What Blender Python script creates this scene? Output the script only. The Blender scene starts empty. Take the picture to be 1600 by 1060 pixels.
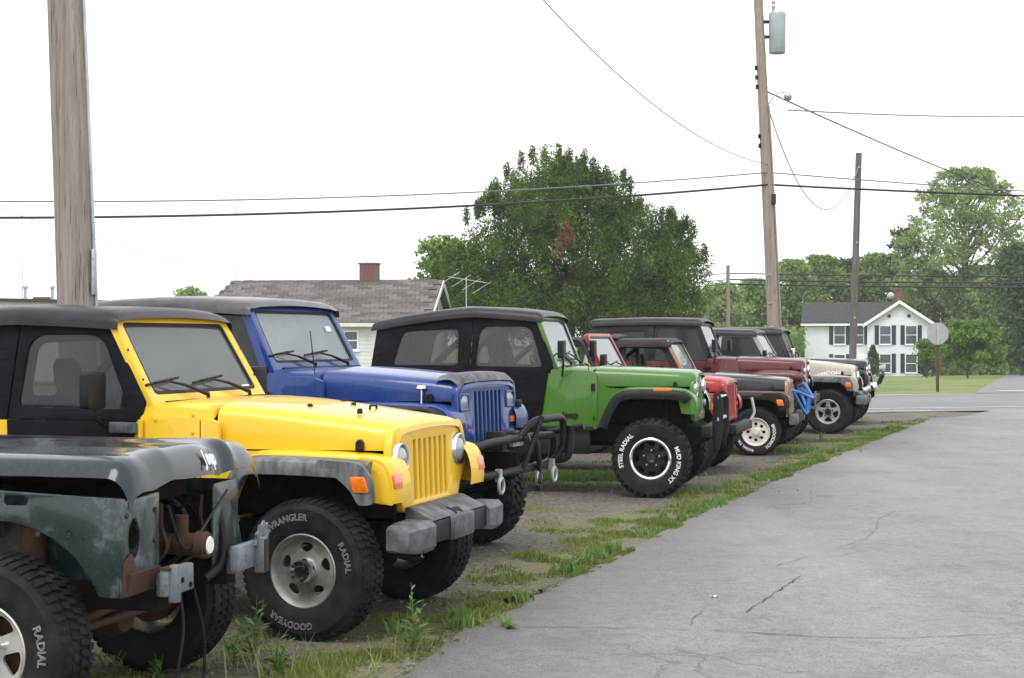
import bpy, bmesh, math, random
import numpy as np
from math import sin, cos, pi, radians as R
from mathutils import Vector, Matrix, noise

random.seed(7); rng = np.random.default_rng(7)
scene = bpy.context.scene
COL = scene.collection

# ------------------------------------------------------------------ camera
cam_d = bpy.data.cameras.new('camera'); cam = bpy.data.objects.new('camera', cam_d); COL.objects.link(cam)
cam.location = (0, 0, 1.65); cam.rotation_euler = (R(90), 0, 0)
cam_d.sensor_width = 36; cam_d.lens = 56.25; cam_d.clip_start = .1; cam_d.clip_end = 3000
scene.camera = cam

# ------------------------------------------------------------------ sky, sun, exposure (overcast, exposed for the cars)
SUN_EL, SUN_AZ = R(58), R(200)
w = bpy.data.worlds.new('World'); scene.world = w; w.use_nodes = True
wn, wl = w.node_tree.nodes, w.node_tree.links
bg = wn['Background']; sky = wn.new('ShaderNodeTexSky'); sky.sky_type = 'NISHITA'; sky.sun_disc = False
sky.sun_elevation = SUN_EL; sky.sun_rotation = SUN_AZ; sky.dust_density = 4; sky.air_density = 1
hs = wn.new('ShaderNodeHueSaturation'); hs.inputs['Saturation'].default_value = .25
mx = wn.new('ShaderNodeMix'); mx.data_type = 'RGBA'; mx.inputs[0].default_value = .82
mx.inputs[7].default_value = (9.6, 9.8, 10.1, 1)                      # the even cloud layer
wl.new(sky.outputs[0], hs.inputs['Color']); wl.new(hs.outputs[0], mx.inputs[6]); wl.new(mx.outputs[2], bg.inputs[0])
bg.inputs[1].default_value = .12
sd = bpy.data.lights.new('sun', 'SUN'); sd.energy = 1.0; sd.angle = R(25); sd.color = (1, .97, .93)
sun = bpy.data.objects.new('sun', sd); COL.objects.link(sun)
sun.rotation_euler = (R(90) - SUN_EL, 0, pi - SUN_AZ)
vs = scene.view_settings; vs.view_transform = 'Standard'; vs.look = 'None'; vs.gamma = 1; vs.exposure = .58
vs.use_curve_mapping = False

# ------------------------------------------------------------------ materials
MATS = {}
class NT:
    def __init__(s, name):
        m = bpy.data.materials.new(name); m.use_nodes = True; s.m = m; MATS[name] = m
        s.n, s.l = m.node_tree.nodes, m.node_tree.links; s.b = s.n['Principled BSDF']; s.out = s.n['Material Output']
    def new(s, t, **kw):
        n = s.n.new('ShaderNode' + t)
        for k, v in kw.items():
            if hasattr(n, k): setattr(n, k, v)
            else: n.inputs[k].default_value = v
        return n
    def link(s, a, b): s.l.new(a, b)
    def coord(s, kind='Object'): return s.new('TexCoord').outputs[kind]
    def pos(s): return s.new('NewGeometry').outputs['Position']
    def noise(s, scale, detail=3, rough=.55, vec=None, stretch=None):
        n = s.new('TexNoise'); n.inputs['Scale'].default_value = scale; n.inputs['Detail'].default_value = detail
        n.inputs['Roughness'].default_value = rough
        v = vec if vec is not None else s.coord()
        if stretch:
            mp = s.new('Mapping'); mp.inputs['Scale'].default_value = stretch; s.link(v, mp.inputs[0]); v = mp.outputs[0]
        s.link(v, n.inputs['Vector']); return n.outputs['Fac']
    def ramp(s, fac, a, b, ca=(0,0,0), cb=(1,1,1)):
        r = s.new('ValToRGB'); e = r.color_ramp.elements
        e[0].position = a; e[1].position = b; e[0].color = (*ca, 1); e[1].color = (*cb, 1)
        s.link(fac, r.inputs[0]); return r.outputs[0]
    def mix(s, fac, a, b, mode='MIX'):
        m = s.new('Mix', data_type='RGBA'); m.blend_type = mode
        for i, v in ((0, fac), (6, a), (7, b)):
            if isinstance(v, (int, float)): m.inputs[i].default_value = v
            elif isinstance(v, tuple): m.inputs[i].default_value = (*v, 1)
            else: s.link(v, m.inputs[i])
        return m.outputs[2]
    def bump(s, h, strength=.3, dist=.01):
        b = s.new('Bump'); b.inputs['Strength'].default_value = strength; b.inputs['Distance'].default_value = dist
        s.link(h, b.inputs['Height']); s.link(b.outputs[0], s.b.inputs['Normal']); return b
    def set(s, **kw):
        for k, v in kw.items():
            k = k.replace('_', ' ')
            if hasattr(v, 'is_linked'): s.link(v, s.b.inputs[k])
            else: s.b.inputs[k].default_value = (*v, 1) if isinstance(v, tuple) else v
        return s

def paint(name, col, rough=.28, coat=.6, dirt=.25, dirtcol=(.16,.15,.13), fade=None):
    t = NT(name)
    n1 = t.noise(3.5, 5, .6); n2 = t.noise(48, 3, .6, stretch=(1,1,.10))
    d = t.mix(.6, n1, n2); f = t.ramp(d, .42, .68)
    c = t.mix(f, col, tuple(a*(1-dirt)+b*dirt for a, b in zip(col, dirtcol)))
    t.set(Base_Color=c, Coat_Weight=coat, Coat_Roughness=.035); t.b.inputs['Specular IOR Level'].default_value = .2
    t.set(Roughness=t.ramp(n1, .3, .7, (rough,)*3, (rough+.2,)*3))
    v = t.new('TexVoronoi'); v.inputs['Scale'].default_value = 130; t.link(t.coord(), v.inputs['Vector'])
    drops = t.ramp(v.outputs['Distance'], .12, .32, (1,1,1), (0,0,0)); t.bump(drops, .06, .002)     # rain drops
    return t.m
def plain(name, col, rough=.5, metal=0, var=.3, scale=12, bump=0, bscale=60, coat=0, stretch=None, col2=None, spec=.5):
    t = NT(name); t.b.inputs['Specular IOR Level'].default_value = spec; n = t.noise(scale, 4, .6, stretch=stretch)
    c2 = col2 or tuple(min(1, a*(1+var)+.01*var) for a in col)
    t.set(Base_Color=t.mix(t.ramp(n, .35, .68), tuple(a*(1-var*.6) for a in col), c2), Roughness=rough, Metallic=metal, Coat_Weight=coat)
    if bump: t.bump(t.noise(bscale, 4, .65, stretch=stretch), bump, .01)
    return t.m
def glass(name, tint, haze=.1, hazecol=(.5,.53,.52), refl=1.45, drops=.25):
    t = NT(name); tr = t.new('BsdfTransparent'); tr.inputs[0].default_value = (*tint, 1)
    gl = t.new('BsdfGlossy'); gl.inputs['Roughness'].default_value = .03; df = t.new('BsdfDiffuse'); df.inputs[0].default_value = (*hazecol, 1)
    v = t.new('TexVoronoi'); v.inputs['Scale'].default_value = 110; t.link(t.coord(), v.inputs['Vector'])
    dr = t.ramp(v.outputs['Distance'], .15, .4, (1,1,1), (0,0,0))
    b = t.new('Bump'); b.inputs['Strength'].default_value = drops; b.inputs['Distance'].default_value = .003; t.link(dr, b.inputs['Height'])
    t.link(b.outputs[0], gl.inputs['Normal'])
    fr = t.new('Fresnel'); fr.inputs[0].default_value = refl
    m1 = t.new('MixShader'); m2 = t.new('MixShader')
    hz = t.ramp(t.noise(3, 3, .5), .3, .7, (haze*.85,)*3, (haze*1.15,)*3); t.link(hz, m1.inputs[0])
    t.link(tr.outputs[0], m1.inputs[1]); t.link(df.outputs[0], m1.inputs[2])
    t.link(fr.outputs[0], m2.inputs[0]); t.link(m1.outputs[0], m2.inputs[1]); t.link(gl.outputs[0], m2.inputs[2])
    t.link(m2.outputs[0], t.out.inputs[0]); return t.m

YELLOW = paint('yellow_paint', (.80,.50,.022), .3, .5, .14, (.5,.33,.08))
BLUE = paint('blue_paint', (.009,.042,.2), .28, .6, .15)
GREEN = paint('green_paint', (.055,.16,.016), .3, .6, .2)
RED = paint('red_paint', (.33,.014,.012), .35, .4, .2)
MAROON = paint('maroon_paint', (.115,.018,.02), .3, .5, .2)
BLACKP = paint('black_paint', (.012,.013,.018), .25, .6, .2)
TAN = paint('tan_paint', (.38,.23,.12), .4, .3, .2)
SILVER = paint('silver_beige_paint', (.42,.38,.31), .35, .5, .2)
BLUETUBE = paint('bright_blue_enamel', (.03,.17,.52), .35, .3, .2)
def teal():
    t = NT('weathered_teal_paint'); n = t.noise(4.5, 6, .65); n2 = t.noise(22, 5, .7); n3 = t.noise(2.3, 3)
    c = t.mix(t.ramp(t.mix(.35, n, n2), .49, .60), (.008,.022,.024), (.085,.11,.122))
    c = t.mix(t.ramp(t.mix(.5, n2, n3), .57, .66), c, (.12,.045,.02))
    t.set(Base_Color=c, Coat_Weight=.4, Roughness=t.ramp(n, .4, .65, (.25,)*3, (.55,)*3)); t.bump(n2, .08, .01); return t.m
TEAL = teal()
TEALHOOD = paint('dark_teal_hood_paint', (.007,.016,.019), .15, .55, .2, (.06,.075,.085))
def primer():
    t = NT('pale_blue_grey_steel'); n = t.noise(6, 5, .65); n2 = t.noise(26, 5, .7); n3 = t.noise(70, 3, .7)
    c = t.mix(t.ramp(n, .4, .65), (.11,.135,.155), (.21,.235,.255)); c = t.mix(t.ramp(n2, .58, .66), c, (.13,.055,.028)); c = t.mix(t.ramp(n3, .6, .7), c, (.12,.12,.12))
    t.set(Base_Color=c, Roughness=.55, Metallic=.1); t.bump(n2, .2, .01); return t.m
PRIMER = primer()
RUST = plain('rusty_iron', (.13,.05,.025), .85, .2, .6, 14, .3, 60, col2=(.05,.03,.022))
RUBBER = plain('tyre_rubber', (.009,.0095,.012), .7, 0, .5, 9, .15, 90, col2=(.024,.023,.024), spec=.2)
PLASTIC = plain('faded_black_plastic', (.06,.066,.075), .55, 0, .6, 10, .1, 120, col2=(.15,.16,.175))
FLARE = plain('grey_weathered_flare_plastic', (.10,.11,.11), .6, 0, .6, 16, .2, 130, stretch=(1,1,.3), col2=(.19,.2,.2))
DARKPL = plain('black_plastic', (.009,.009,.010), .5, 0, .4, 10, spec=.25)
WETTOP = plain('wet_top_fabric', (.007,.008,.011), .36, 0, .6, 5, .18, 90, spec=.33)
def fabric():
    t = NT('black_top_fabric'); n = t.noise(5, 4, .6); wr = t.noise(2.2, 4, .55, stretch=(1,1,2.4)); fine = t.noise(260, 2)
    t.set(Base_Color=t.mix(t.ramp(n, .35, .7), (.0035,.0045,.0075), (.008,.0095,.014)), Roughness=.5); t.b.inputs['Specular IOR Level'].default_value = .10
    t.bump(t.mix(.12, wr, fine), .7, .06); return t.m
FABRIC = fabric()
BLACKTOP = plain('black_hardtop_gelcoat', (.010,.011,.014), .4, 0, .5, 5, .08, 120, spec=.3)
GREYTOP = plain('grey_hardtop', (.055,.057,.06), .4, 0, .4, 8, .12, 180, coat=.3)
PURPLE = plain('faded_plum_top_fabric', (.022,.016,.023), .6, 0, .4, 6, .1, 200, spec=.25)
UNDER = plain('grimy_chassis_metal', (.012,.011,.010), .85, 0, .6, 12, .2, 40, col2=(.019,.016,.013), spec=.12)
INTERIOR = plain('dark_interior_vinyl', (.025,.026,.028), .6, 0, .4, 8)
SEAT = plain('grey_seat_cloth', (.06,.065,.07), .8, 0, .3, 8, .1, 200)
CHROME = plain('chrome', (.75,.76,.78), .12, 1, .1, 10)
ALLOY = plain('silver_alloy', (.5,.5,.49), .38, .55, .35, 9, col2=(.62,.61,.58))
GREYRIM = plain('grey_painted_wheel', (.24,.23,.21), .42, .5, .4, 8, col2=(.36,.35,.32))
CREAMRIM = plain('pale_cream_wheel', (.6,.57,.5), .5, .1, .25, 9)
BLACKRIM = plain('black_wheel', (.012,.012,.012), .35, .2, .3, 9)
WHITELET = plain('white_raised_letters', (.72,.72,.7), .7, 0, .2, 30)
GREYLET = plain('dusty_outline_letters', (.3,.28,.25), .8, 0, .3, 30)
WHITEPL = plain('white_paint_badge', (.8,.8,.8), .4, 0, .1, 30)
AMBER = plain('amber_lens', (.8,.17,.01), .15, 0, .2, 40, coat=.8)
REDAMBER = plain('orange_red_lens', (.72,.12,.04), .2, 0, .2, 40, coat=.8)
def lens():
    t = NT('headlamp_glass'); n = t.new('TexWave', Scale=28.0); n.bands_direction = 'Y'; t.link(t.coord(), n.inputs['Vector'])
    t.set(Base_Color=(.36,.38,.39), Metallic=.5, Roughness=.16, Coat_Weight=.7); t.bump(n.outputs['Fac'], .25, .004); return t.m
LENS = lens()
WSCREEN = glass('windscreen_glass', (.70,.78,.75), .27, (.37,.43,.41), 1.5, .03)  # wet film; its grey-green diffuse colour also stands for pale reflected light
WSBRIGHT = glass('wet_windscreen_painted_reflection', (.7,.76,.76), .42, (.50,.57,.58), 1.55, .05)  # bright sky reflection painted in as a pale diffuse layer over wet glass
VINYLDARK = glass('interior_shade_vinyl_window', (.62,.63,.64), .05, (.2,.2,.2), 1.4, .03)  # darker tint put in to imitate the dim car interior behind clear vinyl
VINYL = glass('hazy_vinyl_window', (.72,.73,.72), .09, (.33,.33,.32), 1.4, .03)
DARKGLASS = glass('tinted_window_glass', (.35,.38,.37), .06, (.3,.32,.32))
PANE = glass('house_window_pane', (.3,.32,.34), .3, (.3,.33,.34), 1.5, 0)
STICKER = plain('white_sticker', (.8,.8,.78), .6, 0, .05)

def wood(name, a, b):
    t = NT(name); n = t.noise(3, 6, .65, stretch=(9,9,.35)); n2 = t.noise(1.3, 4); n3 = t.noise(14, 3, .7, stretch=(6,6,.12))
    c = t.mix(t.ramp(n, .35, .65), a, b); c = t.mix(t.ramp(n2, .5, .75), c, tuple(x*.62 for x in b))
    c = t.mix(t.ramp(n3, .6, .68), c, (.04,.032,.026))
    t.set(Base_Color=c, Roughness=.9); t.bump(t.mix(.5, n, n3), .8, .02); return t.m
POLEWOOD = wood('grey_weathered_pole_wood', (.20,.17,.145), (.36,.32,.28))
POLEBROWN = wood('brown_weathered_pole_wood', (.24,.18,.145), (.37,.32,.28))
POLEDARK = wood('dark_pole_wood', (.1,.09,.08), (.17,.15,.135))
GALV = plain('galvanised_steel', (.42,.45,.47), .45, .5, .25, 6)
TANKGREY = plain('transformer_grey_paint', (.34,.38,.40), .4, .1, .12, 4)
WIREM = plain('black_cable', (.02,.02,.022), .6)
THINWIRE = plain('grey_line_wire', (.13,.14,.15), .5)
BRICK = plain('red_brick', (.17,.075,.055), .9, 0, .5, 9, .2, 40)
MORTAR = plain('old_mortar', (.2,.18,.16), .95)
SIDING = plain('white_siding_paint', (.74,.76,.78), .6, 0, .06, 3)
OLDSIDING = plain('peeling_white_boards', (.64,.65,.64), .75, 0, .12, 2.5)
SHINGLE = plain('grey_brown_shingle', (.125,.11,.098), .9, 0, .35, 1.2, .2, 60)
SHINGLE2 = plain('grey_brown_shingle_light', (.16,.143,.128), .9, 0, .3, 1.2, .2, 60)
SHINGLE3 = plain('grey_brown_shingle_dark', (.095,.083,.075), .9, 0, .3, 1.2, .2, 60)
SLATE = plain('dark_charcoal_shingle', (.035,.034,.037), .85, 0, .4, 3, .3, 30)
NAVY = plain('navy_shutter_paint', (.012,.02,.045), .5)
TRIM = plain('white_trim_paint', (.78,.79,.8), .5, 0, .05)
SIGNBACK = plain('bare_sign_aluminium', (.36,.355,.36), .5, .3, .12, 5)
SIGNPOST = plain('rusty_sign_post', (.09,.05,.038), .8, .2, .4, 8)
TOWER = plain('pale_mast_steel', (.5,.52,.54), .5, .4)
BARK = wood('tree_bark', (.07,.06,.05), (.13,.115,.1))
def leafmat(name, dark, light, odd=None, trans=.38, nmix=.5, nscale=.5):
    t = NT(name); r = t.new('NewGeometry').outputs['Random Per Island']; n = t.ramp(t.noise(nscale, 3), .32, .68)
    c = t.mix(t.ramp(t.mix(nmix, r, n), .15, .85), dark, light)
    t.set(Base_Color=c, Roughness=.65); t.b.inputs['Specular IOR Level'].default_value = .25
    tl = t.new('BsdfTranslucent'); t.link(c, tl.inputs[0]); ms = t.new('MixShader'); ms.inputs[0].default_value = trans
    t.link(t.b.outputs[0], ms.inputs[1]); t.link(tl.outputs[0], ms.inputs[2]); t.link(ms.outputs[0], t.out.inputs[0]); return t.m
L_YEW = leafmat('dark_evergreen_needles', (.028,.060,.009), (.15,.235,.03), nmix=.6, nscale=.8)
L_RUST = leafmat('dead_rust_foliage', (.13,.055,.022), (.26,.12,.05))
L_MID = leafmat('mid_green_leaves', (.10,.17,.035), (.30,.41,.10))
L_PALE = leafmat('pale_green_leaves', (.17,.24,.075), (.36,.46,.17))
L_DARK = leafmat('deep_green_leaves', (.04,.07,.032), (.13,.19,.08))
L_BRIGHT = leafmat('bright_green_leaves', (.08,.16,.025), (.2,.32,.07))
L_GRASS = leafmat('grass_blades', (.10,.15,.03), (.26,.30,.08))
L_DRY = leafmat('seeding_grass_stalks', (.20,.25,.08), (.36,.40,.16))
L_WEED = leafmat('weed_leaves', (.1,.19,.05), (.22,.33,.1))

def ground_mats():
    t = NT('gravel_and_moss'); p = t.pos()
    n1 = t.noise(.7, 5, .6, p); v = t.new('TexVoronoi'); v.inputs['Scale'].default_value = 38; t.link(p, v.inputs['Vector'])
    n2 = t.noise(60, 3, .7, p); n3 = t.noise(9, 5, .7, p)
    st = t.mix(t.ramp(v.outputs['Color'], .2, .9), (.062,.053,.044), (.195,.172,.148))
    c = t.mix(t.ramp(n1, .4, .65), st, t.mix(.55, st, (.05,.041,.033)))
    c = t.mix(t.ramp(n2, .62, .72), c, (.38,.36,.33))
    a = t.new('Attribute'); a.attribute_name = 'moss'
    mm = t.new('Math', operation='MULTIPLY'); t.link(a.outputs['Fac'], mm.inputs[0]); t.link(t.ramp(n3, .26, .5), mm.inputs[1])
    g = t.mix(t.noise(2.5, 4, .6, p), (.10,.13,.022), (.27,.265,.07))
    m3 = t.new('Math', operation='MULTIPLY'); t.link(mm.outputs[0], m3.inputs[0]); t.link(t.ramp(t.noise(45, 4, .75, p), .38, .6, (.15,)*3, (.9,)*3), m3.inputs[1])
    g = t.mix(t.ramp(n2, .4, .65), t.mix(.45, g, (.05,.06,.012)), g)
    t.set(Base_Color=t.mix(m3.outputs[0], c, g), Roughness=.85)
    t.bump(t.mix(.5, v.outputs['Distance'], n2), .7, .02)
    t = NT('old_asphalt'); p = t.pos()
    n1 = t.noise(.35, 5, .6, p); n2 = t.noise(75, 3, .8, p); n3 = t.noise(24, 4, .75, p); n4 = t.noise(1.6, 6, .7, p)
    c = t.mix(t.ramp(n2, .38, .66), (.06,.057,.051), (.345,.328,.30)); c = t.mix(t.ramp(n3, .5, .7), c, t.mix(.6, c, (.06,.06,.057)))
    n5 = t.noise(11, 5, .75, p); c = t.mix(t.ramp(n5, .42, .66), c, t.mix(.5, c, (.31,.30,.28)))
    c = t.mix(t.ramp(n1, .35, .7), c, t.mix(.6, c, (.2,.197,.19)))
    c = t.mix(t.ramp(n4, .5, .68), c, t.mix(.4, c, (.08,.078,.074)))
    at = t.new('Attribute'); at.attribute_name = 'damp'; c = t.mix(at.outputs['Fac'], c, t.mix(.55, c, (.045,.043,.042)))
    st_ = t.ramp(t.noise(.9, 4, .65, p), .56, .72); c = t.mix(st_, c, t.mix(.28, c, (.06,.057,.052))); lane = t.ramp(t.noise(.5, 3, .5, p, (1,.12,1)), .45, .65); c = t.mix(lane, c, t.mix(.22, c, (.34,.33,.31)))
    # hairline crazing, only in patches
    wv = t.noise(2.2, 4, .6, p); ad = t.new('VectorMath', operation='ADD'); sc = t.new('VectorMath', operation='SCALE'); sc.inputs['Scale'].default_value = .5
    nz = t.new('TexNoise', Scale=2.5, Detail=4.0); t.link(p, nz.inputs['Vector']); t.link(nz.outputs['Color'], sc.inputs[0]); t.link(p, ad.inputs[0]); t.link(sc.outputs[0], ad.inputs[1])
    v = t.new('TexVoronoi'); v.feature = 'DISTANCE_TO_EDGE'; v.inputs['Scale'].default_value = 1.4; t.link(ad.outputs[0], v.inputs['Vector'])
    ck = t.ramp(v.outputs['Distance'], .006, .028, (1,1,1), (0,0,0)); msk = t.ramp(t.noise(.35, 3, .5, p), .46, .6)
    k = t.new('Math', operation='MULTIPLY'); t.link(ck, k.inputs[0]); t.link(msk, k.inputs[1])
    k2 = t.new('Math', operation='MULTIPLY'); k2.inputs[1].default_value = .42; t.link(k.outputs[0], k2.inputs[0])
    c = t.mix(k2.outputs[0], c, (.05,.05,.045))
    t.set(Base_Color=c, Roughness=t.ramp(n1, .3, .7, (.55,)*3, (.8,)*3)); t.bump(t.mix(.5, n2, n3), .6, .012)
    t = NT('road_asphalt'); p = t.pos(); n1 = t.noise(.3, 4, .6, p); n2 = t.noise(60, 2, .7, p)
    t.set(Base_Color=t.mix(t.ramp(t.mix(.4, n1, n2), .35, .65), (.12,.12,.122), (.19,.19,.19)), Roughness=.6); t.bump(n2, .3, .006)
    t = NT('lawn'); p = t.pos(); n1 = t.noise(.25, 5, .65, p); n2 = t.noise(14, 4, .7, p)
    c = t.mix(t.ramp(n1, .35, .65), (.10,.155,.03), (.23,.26,.075)); t.set(Base_Color=t.mix(t.ramp(n2, .4, .7), c, t.mix(.5, c, (.06,.1,.02))), Roughness=.9); t.bump(n2, .6, .05)
    t = NT('road_paint'); p = t.pos(); n2 = t.noise(7, 5, .7, p); t.set(Base_Color=t.mix(t.ramp(n2, .5, .7), (.7,.7,.68), (.3,.3,.29)), Roughness=.7)
    plain('crack_filler', (.05,.05,.04), .9)
    plain('gravel_stone', (.2,.185,.165), .9, 0, .5, 3, .2, 50)
ground_mats()

# ------------------------------------------------------------------ mesh helpers
def BM(): return bmesh.new()
def finish(bm, name, mat, parent=None, loc=(0,0,0), bevel=0, seg=2, smooth=40, rot=None):
    bmesh.ops.remove_doubles(bm, verts=bm.verts, dist=1e-5)
    bmesh.ops.recalc_face_normals(bm, faces=bm.faces)
    if bevel:
        ed = [e for e in bm.edges if e.is_manifold and e.calc_face_angle(0) > R(28)]
        bmesh.ops.bevel(bm, geom=ed, offset=bevel, offset_type='OFFSET', segments=seg, profile=.5, clamp_overlap=True, affect='EDGES')
    me = bpy.data.meshes.new(name); bm.to_mesh(me); bm.free()
    return place(me, name, mat, parent, loc, smooth, rot)
def place(me, name, mat, parent=None, loc=(0,0,0), smooth=40, rot=None):
    if mat and not me.materials: me.materials.append(mat)
    if smooth and me.polygons:
        me.polygons.foreach_set('use_smooth', [True]*len(me.polygons)); me.set_sharp_from_angle(angle=R(smooth))
    o = bpy.data.objects.new(name, me); COL.objects.link(o); o.location = loc
    if rot: o.rotation_euler = rot
    if parent: o.parent = parent
    return o
def tag(o, label, cat, group=None, kind=None):
    if label: o['label'] = label
    if cat: o['category'] = cat
    if group: o['group'] = group
    if kind: o['kind'] = kind
    return o
def empty(name, loc, rz=0, label=None, cat=None, group=None):
    o = bpy.data.objects.new(name, None); COL.objects.link(o); o.location = loc; o.rotation_euler = (0,0,rz); o.empty_display_size = .2
    return tag(o, label, cat, group)
def box(bm, x0, x1, y0, y1, z0, z1, M=None):
    vs = [bm.verts.new(p) for p in ((x0,y0,z0),(x1,y0,z0),(x1,y1,z0),(x0,y1,z0),(x0,y0,z1),(x1,y0,z1),(x1,y1,z1),(x0,y1,z1))]
    for f in ((0,3,2,1),(4,5,6,7),(0,1,5,4),(1,2,6,5),(2,3,7,6),(3,0,4,7)): bm.faces.new([vs[i] for i in f])
    if M:
        for v in vs: v.co = M @ v.co
    return vs
def loft(bm, secs, closed=False, caps=False):
    rows = [[bm.verts.new(p) for p in s] for s in secs]; n = len(rows[0])
    for a, b in zip(rows, rows[1:]):
        for i in range(n if closed else n-1):
            j = (i+1) % n; bm.faces.new((a[i], a[j], b[j], b[i]))
    if caps:
        bm.faces.new(rows[0]); bm.faces.new(rows[-1])
    return rows
def tube(bm, pts, r, n=8, caps=True):
    pts = [Vector(p) for p in pts]; rs = r if isinstance(r, (list, tuple)) else [r]*len(pts); secs = []
    up = Vector((0,0,1)); prev = None
    for i, p in enumerate(pts):
        d = (pts[min(i+1, len(pts)-1)] - pts[max(i-1, 0)]).normalized()
        if prev is None:
            a = d.cross(up) if abs(d.z) < .95 else d.cross(Vector((1,0,0)))
        else: a = prev - d*prev.dot(d)
        a.normalize(); prev = a; b = d.cross(a)
        secs.append([p + (a*cos(2*pi*k/n) + b*sin(2*pi*k/n))*rs[i] for k in range(n)])
    loft(bm, secs, True, caps)
def bend_pts(pts, r=.06, n=4):
    """round the inner corners of a polyline"""
    P = [Vector(p) for p in pts]; out = [P[0]]
    for a, b, c in zip(P, P[1:], P[2:]):
        d1 = (a-b); d2 = (c-b); k = min(r, d1.length*.45, d2.length*.45); p1 = b+d1.normalized()*k; p2 = b+d2.normalized()*k
        for i in range(n+1):
            t = i/n; out.append(p1*(1-t)**2 + b*2*t*(1-t) + p2*t*t)
    return out + [P[-1]]
def lathe(bm, prof, n=32, axis='Y', c=(0,0,0), close=False):
    secs = []; c = Vector(c)
    for k in range(n):
        a = 2*pi*k/n
        if axis == 'Y': secs.append([c+Vector((r*sin(a), h, r*cos(a))) for r, h in prof])
        elif axis == 'X': secs.append([c+Vector((h, r*sin(a), r*cos(a))) for r, h in prof])
        else: secs.append([c+Vector((r*cos(a), r*sin(a), h)) for r, h in prof])
    rows = [[bm.verts.new(p) for p in s] for s in secs]; m = len(prof)
    for i in range(n):
        a, b = rows[i], rows[(i+1) % n]
        for j in range(m if close else m-1):
            q = [a[j], a[(j+1) % m], b[(j+1) % m], b[j]]
            if prof[j][0] < 1e-6: q = [a[j], a[(j+1) % m], b[(j+1) % m]]
            elif prof[(j+1) % m][0] < 1e-6: q = [a[j], a[(j+1) % m], b[j]]
            bm.faces.new(q)
def rpoly(pts, r=.03, n=3):
    out = []; m = len(pts)
    for i in range(m):
        a, b, c = Vector(pts[i-1]), Vector(pts[i]), Vector(pts[(i+1) % m]); rr = r[i] if isinstance(r, (list, tuple)) else r
        d1, d2 = a-b, c-b; k = min(rr, d1.length*.49, d2.length*.49)
        if k < 1e-5: out.append((b.x, b.y)); continue
        p1 = b+d1.normalized()*k; p2 = b+d2.normalized()*k
        for j in range(n+1):
            t = j/n; q = p1*(1-t)**2 + b*2*t*(1-t) + p2*t*t; out.append((q.x, q.y))
    return out
def circ(cx, cy, r, n=20, a0=0, ry=None): return [(cx+r*cos(a0+2*pi*k/n), cy+(ry or r)*sin(a0+2*pi*k/n)) for k in range(n)]
def rect(x0, x1, y0, y1, r=0, n=3):
    p = [(x0,y0),(x1,y0),(x1,y1),(x0,y1)]; return rpoly(p, r, n) if r else p
def plate(bm, outer, holes, fmap, off):
    """solid sheet: outline + holes in 2D, mapped to 3D by fmap, thickened along off"""
    off = Vector(off); A = []; B = []
    for lp in [outer] + list(holes):
        a = [bm.verts.new(fmap(*p)) for p in lp]; b = [bm.verts.new(v.co+off) for v in a]; A.append(a); B.append(b)
        n = len(lp)
        for i in range(n): bm.faces.new((a[i], a[(i+1) % n], b[(i+1) % n], b[i]))
    for S in (A, B):
        ed = []
        for lp in S:
            for i in range(len(lp)):
                e = bm.edges.get((lp[i], lp[(i+1) % len(lp)])); ed.append(e)
        bmesh.ops.triangle_fill(bm, use_beauty=True, use_dissolve=False, edges=ed)
def xz(y): return lambda u, v: Vector((u, y, v))
def yz(x, tilt=0, z0=0): return lambda u, v: Vector((x-(v-z0)*tilt, u, v))

_dg = None
def text_mesh(s, size, extrude=0, outline=0, offset=0):
    c = bpy.data.curves.new('lettering', 'FONT'); c.body = s; c.size = size; c.align_x = 'CENTER'; c.offset = offset; c.resolution_u = 3
    if outline: c.fill_mode = 'NONE'; c.bevel_depth = outline; c.bevel_resolution = 0
    else: c.extrude = extrude
    o = bpy.data.objects.new('lettering', c); COL.objects.link(o); bpy.context.view_layer.update()
    me = bpy.data.meshes.new_from_object(o.evaluated_get(bpy.context.evaluated_depsgraph_get()))
    bpy.data.objects.remove(o); bpy.data.curves.remove(c); return me

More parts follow.
